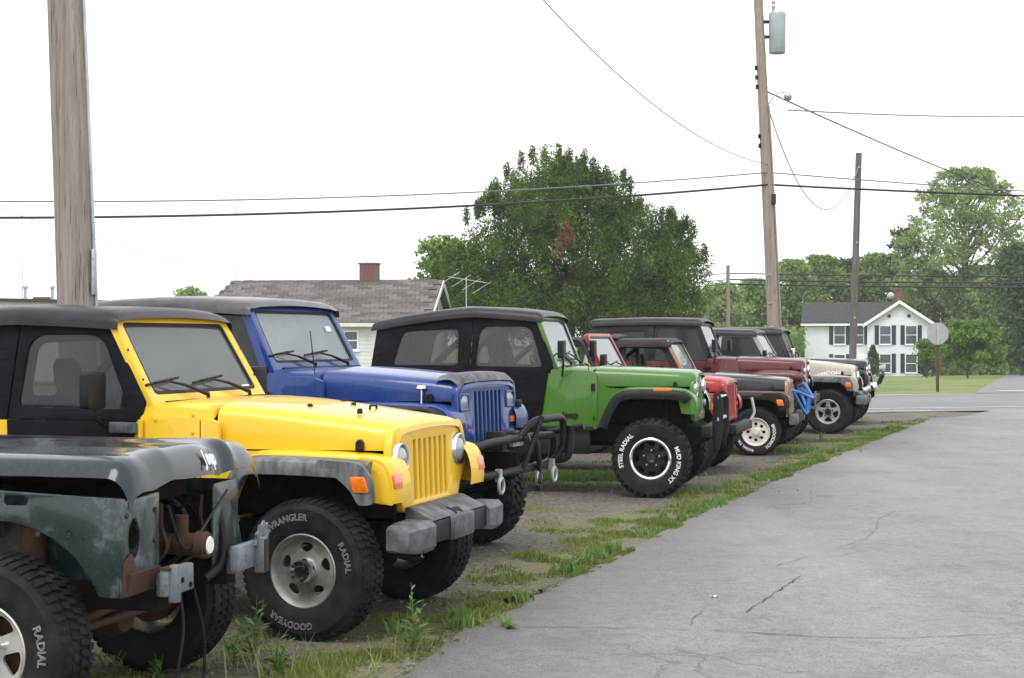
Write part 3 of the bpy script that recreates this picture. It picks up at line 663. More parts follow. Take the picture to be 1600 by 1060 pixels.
def common(root, c):
    st, lift = c['style'], c['lift']; col = c['paint']; WS.update(WSS[st])
    chassis_part(root, lift, c['wheel']['R'])
    b = tub_part(root, lift, col, dzc={'TJ': .045, 'YJ': .02, 'CJ': -.005}[st]); hd = hood_part(root, st, lift, c.get('hoodmat', col)); grille_part(root, st, lift, c.get('grillemat', col), c.get('lampmat'))
    for s in (-1, 1): fender_part(root, st, lift, c.get('fendermat', col), c.get('flaremat', PLASTIC), s, c.get('flare', .09), c.get('sig', True))
    windscreen(root, lift, c.get('wsmat', col), c.get('glass', WSCREEN), c.get('wipers', 2))
    seats(root, lift); rollbar(root, lift, c.get('barmat', INTERIOR), c.get('bartop', 1.62))
    tr = .735 if not c.get('wide') else c['wide']
    for s in (-1, 1):
        make_wheel(root, 0, s*tr, c['wheel'], s > 0, R(c.get('steer', 0)), True)
        make_wheel(root, -2.37, s*tr, c['wheel'], s > 0, 0, False)
    for s in (-1, 1):    # hood catches
        bm = BM(); y = s*{'TJ':.585,'YJ':.575,'CJ':.52}[st]
        box(bm, .20,.235, y-.014, y+.014, .905, .93); box(bm, .195,.24, y-.016, y+.016, .94, .985); lathe(bm, [(0,-.016),(.017,-.016),(.017,.016),(0,.016)], 10, 'Y', (.217, y, .985))
        finish(bm, 'hood_catch', DARKPL, hd, bevel=.004)
    # rocker strip and rear corner lamps
    for s in (-1, 1):
        bm = BM(); box(bm, -1.93,-.62, s*.752-.012, s*.752+.012, .485, .53); finish(bm, 'rocker_strip', DARKPL, b, bevel=.004)
    bm = BM(); box(bm, -3.02,-2.985,-.66,.66,.46,.58); finish(bm, 'rear_bumper', DARKPL, root, (0,0,lift), bevel=.01)
    if c.get('spare', False):
        pass
    return b, hd
def bumper_tj(root, lift, lamps=False):
    bm = BM(); secs = []
    box(bm, .50,.605,-.47,.47,.475,.60); bp = finish(bm, 'bumper', DARKPL, root, (0,0,lift), bevel=.012)
    for s in (-1, 1):
        bm = BM(); secs = []
        for y, x1, z0, z1 in ((.46,.625,.462,.61),(.50,.64,.452,.618),(.62,.64,.452,.618),(.72,.625,.455,.615),(.79,.59,.465,.605),(.815,.54,.48,.59)):
            secs.append([Vector((x, s*y, z)) for x, z in ((.47,z0),(x1-.02,z0),(x1,z0+.025),(x1,z1-.03),(x1-.03,z1),(.47,z1))])
        loft(bm, secs, True, True); finish(bm, 'bumper_end_cap', PLASTIC, bp, smooth=35)
    bm = BM(); box(bm, .56,.632,-.17,.17,.468,.606); finish(bm, 'bumper_centre_block', PLASTIC, bp, bevel=.014)
    bm = BM(); secs = [[Vector((x, y, z)) for x, z in ((.43,.60),(.60,.602),(.60,.61),(.46,.675),(.43,.675))] for y in (-.44,.44)]; loft(bm, secs, True, True); cov = finish(bm, 'bumper_cover', PLASTIC, bp, bevel=.008)
    me = text_mesh('Jeep', .075, .003, 0, .002); d = Vector((-.14,0,.065)).normalized(); M = Matrix(((0,d.x,.42),(1,0,0),(0,d.z,-d.x*1)))
    n = Vector((.065,0,.14)).normalized()
    for v in me.vertices:
        a, b, e = v.co; v.co = Vector((.585,0,.619)) + Vector((0,1,0))*a + d*(b) + n*(e+.002)
    place(me, 'embossed_lettering', DARKPL, cov, smooth=0)
    for s in (-1, 1):
        bm = BM(); tube(bm, [(.35,s*.38,.53),(.52,s*.38,.53)], .035, 8); finish(bm, 'bumper_bracket', UNDER, bp)
    if lamps:
        for s in (-1, 1):
            bm = BM(); lathe(bm, [(0,.03),(.05,.025),(.062,0),(.05,-.06),(0,-.07)], 18, 'X', (.62, s*.40, .70)); tube(bm, [(.6,s*.40,.60),(.6,s*.40,.66)], .012, 6); finish(bm, 'fog_lamp', LENS, bp)
    return bp

# ------------------------------------------------------------------ terrain and paving
def hgt(x, y):
    v = y-.34*x
    return 0 if v < 46 else (-(v-46)*.0195 if v < 146 else -1.95)
def grid_sheet(name, xs, ys, zoff, mat, fz=hgt, inside=None):
    nx, ny = len(xs), len(ys); V = [(x, y, fz(x, y)+zoff) for y in ys for x in xs]
    F = [(j*nx+i, j*nx+i+1, (j+1)*nx+i+1, (j+1)*nx+i) for j in range(ny-1) for i in range(nx-1)]
    me = bpy.data.meshes.new(name); me.from_pydata(V, [], F); o = place(me, name, MATS[mat], smooth=60); o['kind'] = 'structure'; return o
def lin(a, b, n): return [a+(b-a)*i/(n-1) for i in range(n)]
grid_sheet('ground', lin(-400,-60,12)+lin(-50,80,40)+lin(100,500,14), lin(-30,30,12)+lin(34,160,60)+lin(180,900,10), -.035, 'lawn')
EDGE = [(-3.6,-1.0),(-1.35,5.6),(-.51,7.93),(-.32,8.89),(.11,10.1),(.475,11.2),(1.29,13.66),(2.07,15.93),(3.13,18.75),(4.54,22.5),(6.49,27.5),(7.69,30.55),(9.1,34.2)]
def edge_x(y):
    for (x0,y0),(x1,y1) in zip(EDGE, EDGE[1:]):
        if y0 <= y <= y1: return x0+(x1-x0)*(y-y0)/(y1-y0)
    return EDGE[0][0] if y < EDGE[0][1] else EDGE[-1][0]
def road_near(x): return 36.0+(x-8.3)*.34
def road_far(x): return 47.6+(x-11.2)*.34
def moss(x, y):
    d = edge_x(y)-x
    n = noise.noise(Vector((x*.55, y*.55, 3)))*.6+noise.noise(Vector((x*1.7, y*1.7, 9)))*.4
    e = max(0, 1-abs(d-.25)/(.55+.25*noise.noise(Vector((y*.8, 0, 5)))))*1.1
    g = .7*max(0, 1-abs(y-(19.0-.3*x))/.9) if x < 1.2 else 0
    near = .25 if y < 9.5 and x < -.6 else 0
    return max(0, min(1, e*(.65+n)+max(0, n+.06)*2.0*(0.75 if d > .5 else .35)+g+near))
# gravel lot: fine mesh near the camera; its right side runs along the driveway edge
ys = lin(-3,5,8)+[5+.16*i for i in range(1,196)]; rows = []
NX = 96
V = []; MO = []
for y in ys:
    xe = edge_x(y)+.05; xe = xe if y < 33 else xe+(y-33)*.55+.3
    for i in range(NX):
        t = (i/(NX-1)); x = xe-11*(1-t)**1.6-0.0
        yy = min(y, road_near(x)+.4)
        V.append((x, yy, .012*noise.noise(Vector((x*1.3, y*1.3, 0)))*(0 if t > .97 else 1))); MO.append(moss(x, yy))
F = [(j*NX+i, j*NX+i+1, (j+1)*NX+i+1, (j+1)*NX+i) for j in range(len(ys)-1) for i in range(NX-1)]
me = bpy.data.meshes.new('gravel_lot'); me.from_pydata(V, [], F); at = me.attributes.new('moss', 'FLOAT', 'POINT'); at.data.foreach_set('value', MO)
o = place(me, 'gravel_lot', MATS['gravel_and_moss'], smooth=60); o['kind'] = 'structure'
# driveway with a ragged edge
bm = BM(); L = []; ysd = [-4+.12*i for i in range(0, 352)]
for y in ysd:
    j = .05*noise.noise(Vector((y*2.1, 0, 1)))+.03*noise.noise(Vector((y*7, 0, 2)))
    yy = min(y, 37.2)
    L.append((edge_x(yy)+j+(0 if yy < 33 else (yy-33)*.5), yy))
rowsd = []
for x, y in L:
    xr = 14+y*.25; n = 40
    rowsd.append([Vector((x+(xr-x)*k/n, y+ (0 if y < 30 else (y-30)/6*.0)+((k/n)*(xr-x)*.34*max(0,(y-30)/6)), .016 if k else .004)) for k in range(n+1)])
    rowsd[-1].insert(1, Vector((x+.04, y, .016)))
loft(bm, rowsd); o = finish(bm, 'driveway', MATS['old_asphalt'], smooth=60)
at = o.data.attributes.new('damp', 'FLOAT', 'POINT')
at.data.foreach_set('value', [max(0, min(1, 1-(v.co.x-edge_x(v.co.y))/(1.5+.6*noise.noise(Vector((v.co.y*.5, 0, 3))))))*.8 for v in o.data.vertices]); o['kind'] = 'structure'; DRIVE = o
# through road and the street beyond it
bm = BM(); loft(bm, [[Vector((x, road_near(x)-.2, .008)), Vector((x, (road_near(x)+road_far(x))/2, .03)), Vector((x, road_far(x), .008))] for x in lin(-90, 90, 40)])
o = finish(bm, 'road', MATS['road_asphalt'], smooth=60); o['kind'] = 'structure'; ROAD = o
def street_l(y): return 14.1+(y-48.6)*.318
bm = BM(); loft(bm, [[Vector((street_l(y)+dx, y+dx*.3*max(0, 1-(y-48)/14), hgt(street_l(y)+dx, y)+.02)) for dx in (0, 3.5, 7)] for y in lin(48.2, 190, 50)])
o = finish(bm, 'side_street', MATS['road_asphalt'], smooth=60); o['kind'] = 'structure'
def marking(name, p, w):
    bm = BM(); loft(bm, [[Vector((x, y, z)), Vector((x, y+w, z))] for x, y, z in p]); return finish(bm, name, MATS['road_paint'], ROAD, smooth=0)
marking('edge_line', [(x, road_near(x)+1.25, .022) for x in lin(-60, 60, 30)], .16)
marking('edge_line', [(x, road_far(x)-.75, .018) for x in lin(-60, 13, 30)], .14)
marking('edge_line', [(x, road_near(x)+.15, .016) for x in lin(7.6, 9.6, 5)], .14)
marking('stop_line', [(x, road_far(x)+1.0, .03) for x in lin(15.2, 18.5, 4)], .35)
def crack(pts, w=.012):
    bm = BM(); P = []
    for (x0,y0),(x1,y1) in zip(pts, pts[1:]):
        n = max(2, int(math.hypot(x1-x0, y1-y0)/.06))
        for k in range(n):
            t = k/n; x, y = x0+(x1-x0)*t, y0+(y1-y0)*t
            P.append((x+.02*noise.noise(Vector((x*9, y*9, 0))), y+.03*noise.noise(Vector((x*8, y*8, 5)))))
    rows = []
    for i, (x, y) in enumerate(P):
        a, b = P[max(0,i-1)], P[min(len(P)-1,i+1)]; d = Vector((b[0]-a[0], b[1]-a[1])); d = d.normalized() if d.length else Vector((1,0)); q = w*.6*(.2+1.1*abs(noise.noise(Vector((x*6, y*6, 2)))))*(.3 if i in (0,len(P)-1) else 1)
        rows.append([Vector((x-d.y*q, y+d.x*q, .0205)), Vector((x+d.y*q, y-d.x*q, .0205))])
    loft(bm, rows); finish(bm, 'crack', MATS['crack_filler'], DRIVE, smooth=0)
def g(px, py): y = 4125/(py-530); return ((px-800)*y/2500, y)
crack([g(800,985), g(1010,987), g(1085,990), g(1180,994), g(1280,1001), g(1400,1003), g(1600,995)], .011)
crack([g(1165,962), g(1200,938), g(1255,902)], .012); crack([g(1165,962), g(1190,968), g(1215,980)], .006)
crack([g(1078,985), g(1085,970), g(1108,952)], .006); crack([g(1210,890), g(1240,880), g(1268,872)], .006)
crack([g(1310,860), g(1355,845), g(1370,830), g(1372,815), g(1400,800)], .007); crack([g(1370,835), g(1480,838), g(1600,835)], .004)
crack([g(1200,705), g(1400,704), g(1600,704)], .008)

# ------------------------------------------------------------------ the parked cars
GRP = 'off-road cars parked in a row'
def car(near, a, label, tr=.735):
    a = R(a); x, y = near[0]+tr*sin(a), near[1]+tr*cos(a)
    return empty('off_road_car', (x, y, 0), -a, label, 'car', GRP)
def side_text(root, s, size, x, z, mat, lift, y=.765, shear=0):
    me = text_mesh(s, size, .002, 0, size*.02)
    for v in me.vertices: a, b, e = v.co; v.co = (x+a+b*shear, -y-e, z+b)
    place(me, 'lettering', mat, root, (0,0,lift), smooth=0)

# yellow
Y = car((-1.10, 8.83), 18, 'bright yellow off-road car with black soft top and grey plastic bumper')
wy = dict(R=.395, W=.265, rr=.205, rim='steel', rimmat=GREYRIM, letters=[('WRANGLER', -18, .05, GREYLET, .0012, .40), ('RADIAL', 72, .05, GREYLET, .0012, .40), ('GOODYEAR', 192, .05, GREYLET, .0012, .40)])
cy = dict(style='TJ', lift=.09, paint=YELLOW, wheel=wy, flaremat=FLARE, flare=.12, steer=-5)
b, hd = common(Y, cy); bumper_tj(Y, .03)
for s in (-1, 1): door_part(Y, .09, FABRIC, FABRIC, VINYLDARK, s=s)
top_part(Y, .09, FABRIC, VINYLDARK, peak=1.76, head=1.72)
mirror(Y, .09, DARKPL, -1, -1.28, .93, 1.27, 1.05); mirror(Y, .09, DARKPL, 1, -1.20, .93, 1.27, 1.05)
for s in (-1, 1):
    bm = BM(); box(bm, -1.26,-1.08, s*.775-.014, s*.775+.014, 1.02, 1.085); finish(bm, 'door_hinge', PLASTIC, b, bevel=.012)
    bm = BM(); lathe(bm, [(0,-.05),(.016,-.05),(.016,.05),(0,.05)], 10, 'Z', (-1.065, s*.76, 1.05)); finish(bm, 'hinge_pin', YELLOW, b)
for px, py in ((.12,-.36),(-.22,-.30),(-.12,.1),(-.3,.35)):
    bm = BM(); lathe(bm, [(0,.012),(.013,.011),(.017,0),(.017,-.02)], 10, 'Z', (px, py, 1.135+.05*(-px+.4)*1.2)); finish(bm, 'hood_bumper', DARKPL, hd)
bm = BM(); plate(bm, rect(.48,.58,.17,.20), [], ws_map(-.012)[0], ws_map()[1]*.001); finish(bm, 'windscreen_decal', STICKER, Y, (0,0,.09))

for s in (-1, 1):
    for (x, z) in ((-.74,1.13),(-.74,1.03),(-.98,1.10),(-.98,.99),(-.70,.62),(-.98,.66)):
        bm = BM(); lathe(bm, [(0,s*.006),(.009,s*.005),(.011,0)], 8, 'Y', (x, s*.7425, z)); finish(bm, 'body_bolt', YELLOW, b)
    bm = BM(); plate(bm, [(-.695,.56),(-.690,.56),(-.690,1.10),(-.695,1.10)], [], xz(s*.7435), (0,-s*.003,0)); finish(bm, 'panel_seam', DARKPL, b)
    for z in (.30,.62,.88):
        f_, n_ = ws_map(); q = f_(s*.69, z); bm = BM(); lathe(bm, [(0,.005),(.007,.004),(.009,0)], 8, 'X', q+n_*.002); finish(bm, 'frame_bolt', DARKPL, b)
bm = BM(); tube(bm, bend_pts([(.05,-.05,1.135),(.05,-.05,1.165),(.05,.05,1.165),(.05,.05,1.135)], .02, 3), .007, 6); finish(bm, 'footman_loop', DARKPL, hd)
# blue
B = car((-.86, 11.6), 22, 'blue off-road car with black tube bumper, winch and dark hood deflector')
wb = dict(R=.425, W=.31, rr=.19, rim='spoke8', rimmat=BLACKRIM, mud=True)
cb = dict(style='YJ', lift=.25, paint=BLUE, wheel=wb, flare=.11, flaremat=DARKPL, steer=-4, lampmat=BLUE, glass=WSBRIGHT)
b, hd = common(B, cb); top_part(B, .25, GREYTOP, DARKGLASS, 'hard', peak=1.70, head=1.665, rear=1.67)
for s in (-1, 1): door_part(B, .25, BLUE, BLUE, DARKGLASS, 'steel', s)
bm = BM(); secs = []
for x, z, k in ((.27,1.122,0),(.33,1.138,.0),(.40,1.13,.01),(.445,1.10,.02),(.46,1.07,.03)): secs.append([Vector((x-abs(y)*.05, y, z+(1-(y/.56)**2)*.018-(0.03 if abs(y) > .5 else 0))) for y in lin(-.55,.55,13)])
loft(bm, secs); bmesh.ops.solidify(bm, geom=bm.faces[:], thickness=.018); finish(bm, 'hood_deflector', PLASTIC, hd, smooth=50)
bm = BM(); tube(bm, [(.16,-.60,.93),(.16,-.60,1.03)], .01, 6); lathe(bm, [(0,.02),(.035,.012),(.045,-.01),(.02,-.02)], 14, 'Z', (.16,-.60,1.05)); finish(bm, 'fender_spot_lamp', CHROME, B, (0,0,.25))
bm = BM(); T = .030
tube(bm, bend_pts([(.62,-.86,.50),(.66,-.84,.72),(.66,-.45,.74),(.66,.45,.74),(.66,.84,.72),(.62,.86,.50)], .08, 4), T, 10)
tube(bm, bend_pts([(.60,-.86,.50),(.66,-.5,.50),(.66,.5,.50),(.60,.86,.50)], .1, 4), T, 10)
bt = finish(bm, 'tube_bumper', DARKPL, B, (0,0,.16))
bm = BM(); tube(bm, bend_pts([(.66,.06,.74),(.72,.14,.84),(.74,.22,.87),(.74,.74,.87),(.74,.82,.84),(.74,.84,.62),(.66,.80,.52)], .09, 5), T, 10); tube(bm, [(.68,.10,.50),(.78,.24,.90)], T*.7, 8); tube(bm, [(.60,.84,.74),(.90,.86,.80)], T*.9, 10)
tube(bm, bend_pts([(.66,.84,.52),(.78,.84,.54),(.80,.84,.80)], .08, 4), T, 10); finish(bm, 'stinger_bar', DARKPL, bt)
bm = BM(); lathe(bm, [(0,-.22),(.07,-.22),(.07,-.16),(.045,-.155),(.045,.1),(.07,.105),(.07,.2),(0,.2)], 16, 'Y', (.57,.05,.82)); box(bm, .50,.64,-.20,-.12,.76,.90); box(bm,.5,.64,.12,.20,.76,.88); w_ = finish(bm, 'winch', DARKPL, B, (0,0,.06), bevel=.008)
bm = BM(); tube(bm, bend_pts([(.66,0,.80),(.70,.1,.90),(.68,.2,.86),(.70,.25,.78)], .05, 4), .008, 6); box(bm, .62,.645,-.02,.2,.78,.83); finish(bm, 'winch_cable', GALV, w_)
for y in (-.38, .38, .72):
    bm = BM(); tube(bm, [(.70+.0,y+.045*sin(t), .42+.055*cos(t)) for t in [2*pi*k/14 for k in range(15)]], .014, 6); box(bm, .66,.70,y-.02,y+.02,.45,.54); finish(bm, 'shackle', GALV, bt)
bm = BM(); tube(bm, [(.70,.30,.74),(.72,.34,.55),(.69,.40,.40),(.71,.36,.33)], .022, 7); tube(bm, [(.70,.36,.7),(.70,.40,.5),(.73,.33,.38)], .018, 6); finish(bm, 'hanging_strap', DARKPL, bt)
bm = BM(); plate(bm, rect(.42,.50,.62,.70), [], ws_map(-.010)[0], ws_map()[1]*.002); finish(bm, 'inspection_sticker', STICKER, B, (0,0,.25))
bm = BM(); tube(bm, [(-.66,-.70,1.1),(-.70,-.71,1.46)], .004, 5); finish(bm, 'radio_antenna', DARKPL, B, (0,0,.25))
bm = BM(); box(bm, .42,.47,.56,.62,.86,.92); finish(bm, 'bump_stop', DARKPL, B, (0,0,.25), bevel=.015)

# green
G = car((1.46, 16.7), 13, 'green off-road car with black fabric top and white-lettered tyres')
wg = dict(R=.418, W=.30, rr=.215, rim='spoke8', rimmat=BLACKRIM, mud=True, letters=[('STEEL RADIAL', -72, .062, WHITELET, 0, .36), ('MUD KING XT', 102, .062, WHITELET, 0, .33)])
cg = dict(style='CJ', lift=.20, paint=GREEN, wheel=wg, flare=.05, flaremat=DARKPL, steer=0, barmat=GREEN, bartop=1.66, glass=WSBRIGHT)
b, hd = common(G, cg)
for s in (-1, 1): door_part(G, .20, FABRIC, FABRIC, VINYL, s=s)
top_part(G, .20, FABRIC, VINYL, peak=1.80, head=1.735, rear=1.65, tail=-3.08)
mirror(G, .20, DARKPL, -1, -.93, .93, 1.34, .95); mirror(G, .20, DARKPL, 1, -.93, .93, 1.34, .95)
side_text(b, 'Jeep', .10, -.86, .62, DARKPL, 0, .757)
bm = BM(); box(bm, -.615,-.605,-.765,-.735,.60,.64); box(bm, -.64,-.60,-.765,-.74,.90,.98); finish(bm, 'door_stop', DARKPL, b)
bm = BM(); tube(bm, [(-.68,-.69,1.1),(-.69,-.70,1.8)], .004, 5); finish(bm, 'radio_antenna', DARKPL, G, (0,0,.2))
for s in (-1, 1):
    bm = BM(); box(bm, -1.95,-.66, s*.70-.03, s*.70+.03, .235, .492); finish(bm, 'rocker_guard', DARKPL, b, bevel=.01)
bm = BM(); box(bm, .50,.60,-.62,.62,.52,.64); gb = finish(bm, 'bumper', DARKPL, G, (0,0,.10), bevel=.01)
bm = BM(); box(bm, .1,.5,-.42,-.34,.50,.62); box(bm, .1,.5,.34,.42,.50,.62); finish(bm, 'frame_horn', GREEN, gb)
for y in (-.34, .34):
    bm = BM(); plate(bm, rpoly([(.60,.34),(.66,.36),(.70,.60),(.70,.90),(.66,.99),(.60,.98),(.585,.6)], .03, 3), [], xz(y), (0,.03,0)); finish(bm, 'push_bar_upright', DARKPL, gb, bevel=.006)
for z in (.70, .93):
    bm = BM(); tube(bm, [(.64,-.34,z),(.66,.34,z)], .022, 8); finish(bm, 'push_bar_tube', CHROME if z > .8 else GALV, gb)

# red
RD = car((2.12, 19.4), 16, 'red off-road car mostly hidden behind the green one')
wr_ = dict(R=.37, W=.24, rr=.19, rim='round', rimmat=ALLOY)
cr = dict(style='YJ', lift=.06, paint=RED, wheel=wr_, flare=.09, flaremat=RED, lampmat=RED, glass=WSBRIGHT)
b, hd = common(RD, cr)
mirror(RD, .06, DARKPL, -1, -1.0, .93, 1.32, .85)
bm = BM(); box(bm, .50,.60,-.72,.72,.46,.58); finish(bm, 'bumper', DARKPL, RD, (0,0,.04), bevel=.01)
bm = BM(); tube(bm, bend_pts([(.56,.62,.56),(.64,.66,.70),(.60,.66,.9)], .05, 4), .02, 8); finish(bm, 'bumper_hoop', GALV, RD)

# black and tan
K = car((3.46, 22.66), 14, 'black and tan off-road car with bright blue tube grille guard')
wk = dict(R=.35, W=.235, rr=.20, rim='round', rimmat=CREAMRIM, letters=[('BFGOODRICH', 105, .058, WHITELET, 0, .28), ('RADIAL T/A', 215, .05, WHITELET, 0, .3)])
ck = dict(style='YJ', lift=-.02, paint=BLACKP, grillemat=TAN, wsmat=TAN, wheel=wk, flare=.10, flaremat=DARKPL, lampmat=TAN, barmat=PURPLE, bartop=1.60, glass=WSBRIGHT, wipers=0)
b, hd = common(K, ck); top_part(K, -.02, PURPLE, VINYL, peak=1.67, head=1.67, rear=1.67, tail=-2.2, quarter=False)
bm = BM(); secs = []
for x in lin(-2.45,-2.0,8): secs.append([Vector((x+.02*cos(t)*0, .68*sin(t)*(1), 1.66+.05*cos(t)*(1+.3*sin(x*20)))) for t in [2*pi*k/18 for k in range(18)]])
loft(bm, secs, True, True); finish(bm, 'folded_top', PURPLE, K, smooth=60)
for s in (-1, 1):
    bm = BM(); plate(bm, [(.40,.895),(-.55,.895),(-.55,.907),(.40,.907)], [], xz(s*.772), (0,-s*.02,0)); finish(bm, 'tan_stripe', TAN, K, (0,0,-.02+.02))
    bm = BM(); box(bm, .44,.465,s*.60-.05,s*.60+.05,.80,.86); finish(bm, 'corner_lamp', REDAMBER, K, (0,0,-.02), bevel=.006)
bm = BM(); box(bm, .47,.57,-.56,.56,.45,.58); kb = finish(bm, 'bumper', DARKPL, K, (0,0,0), bevel=.01)
for s in (-1, 1):
    bm = BM(); box(bm, .46,.585,s*.56-.0 if s > 0 else -.80,.80 if s > 0 else -.56,.44,.59); finish(bm, 'bumper_end_cap', PLASTIC, kb, bevel=.02)
bm = BM(); t_ = .022
for s in (-1, 1):
    tube(bm, bend_pts([(.50,s*.62,.93),(.68,s*.30,.84),(.74,s*.12,.80)], .05, 3), t_, 8); tube(bm, [(.50,s*.62,.93),(.62,s*.40,.66),(.66,s*.30,.58)], t_, 8); tube(bm, [(.70,s*.26,.83),(.66,s*.26,.58)], t_, 8)
tube(bm, [(.74,-.12,.80),(.74,.12,.80)], t_, 8); tube(bm, [(.66,-.30,.585),(.66,.30,.585)], t_, 8); tube(bm, bend_pts([(.72,.22,.82),(.60,.42,1.0),(.50,.60,.95)], .06, 3), t_, 8)
finish(bm, 'tube_grille_guard', BLUETUBE, K)
bm = BM(); box(bm, .75,.765,.30,.52,.66,.88); box(bm,.60,.76,.38,.42,.62,.66); finish(bm, 'number_plate_back', PLASTIC, K, bevel=.004)

# maroon hardtop
MR = car((4.14, 25.1), 15, 'maroon off-road car with tall black hard top')
wm = dict(R=.40, W=.28, rr=.19, rim='spoke8', rimmat=BLACKRIM, mud=True)
cm = dict(style='CJ', lift=.215, paint=MAROON, wheel=wm, flare=.075, flaremat=MAROON, sig=False, wsmat=BLACKTOP, glass=WSBRIGHT)
b, hd = common(MR, cm); top_part(MR, .215, BLACKTOP, DARKGLASS, 'hard', peak=1.745, head=1.725, rear=1.715, tail=-3.0)
for s in (-1, 1): door_part(MR, .215, MAROON, BLACKTOP, DARKGLASS, 'steel', s)
mirror(MR, .215, DARKPL, -1, -.95, .93, 1.33, 1.0); mirror(MR, .215, DARKPL, 1, -.95, .93, 1.33, 1.0)
bm = BM(); box(bm, .48,.58,-.70,.70,.54,.66); finish(bm, 'bumper', DARKPL, MR, (0,0,.10), bevel=.01)

# beige-silver with lettering on the hood
S_ = car((5.52, 27.87), 16, 'beige-silver off-road car with lettering on its hood side')
ws_ = dict(R=.40, W=.27, rr=.215, rim='moab', rimmat=ALLOY)
cs = dict(style='TJ', lift=.085, paint=SILVER, wheel=ws_, flare=.13, flaremat=PLASTIC, steer=-6, wsmat=SILVER, glass=WSBRIGHT)
b, hd = common(S_, cs); bumper_tj(S_, .05, True); top_part(S_, .085, FABRIC, VINYL, peak=1.745, head=1.715, rear=1.70)
for s in (-1, 1): door_part(S_, .085, SILVER, SILVER, DARKGLASS, 'steel', s)
mirror(S_, .085, DARKPL, -1, -1.1, .93, 1.27)
me = text_mesh('RUBICON', .085, .002, 0, .003)
for v in me.vertices:
    a, bb, e = v.co; x = -.06+a*1.35; v.co = (x, -(.665-.12*((x+.62)/.97))-.004-e, .945+bb*.9)
place(me, 'hood_lettering', WHITEPL, hd, smooth=0)

# black, far end of the row
KB = car((6.38, 30.8), 16, 'black off-road car with round lamps at far end of row')
wkb = dict(R=.40, W=.28, rr=.19, rim='spoke8', rimmat=BLACKRIM, mud=True)
cK = dict(style='CJ', lift=.13, paint=BLACKP, wheel=wkb, flare=.09, flaremat=DARKPL, glass=WSCREEN)
b, hd = common(KB, cK); top_part(KB, .13, BLACKTOP, DARKGLASS, 'hard', peak=1.71, head=1.69, rear=1.69)
for s in (-1, 1): door_part(KB, .13, BLACKP, BLACKP, DARKGLASS, 'steel', s)
mirror(KB, .13, CHROME, -1, -.95, .9, 1.26, .8)
bm = BM(); box(bm, .50,.62,-.78,.78,.56,.70); kbb = finish(bm, 'bumper', CHROME, KB, (0,0,.10), bevel=.012)
bm = BM(); tube(bm, bend_pts([(.62,-.45,.66),(.70,-.45,.86),(.70,.45,.86),(.62,.45,.66)], .06, 4), .025, 8); finish(bm, 'push_bar', DARKPL, kbb)
for y in (-.28, .28):
    bm = BM(); lathe(bm, [(0,.03),(.07,.025),(.085,0),(.06,-.07),(0,-.08)], 18, 'X', (.72, y, .97)); tube(bm, [(.70,y,.86),(.70,y,.90)], .012, 6); finish(bm, 'driving_lamp', LENS, kbb)

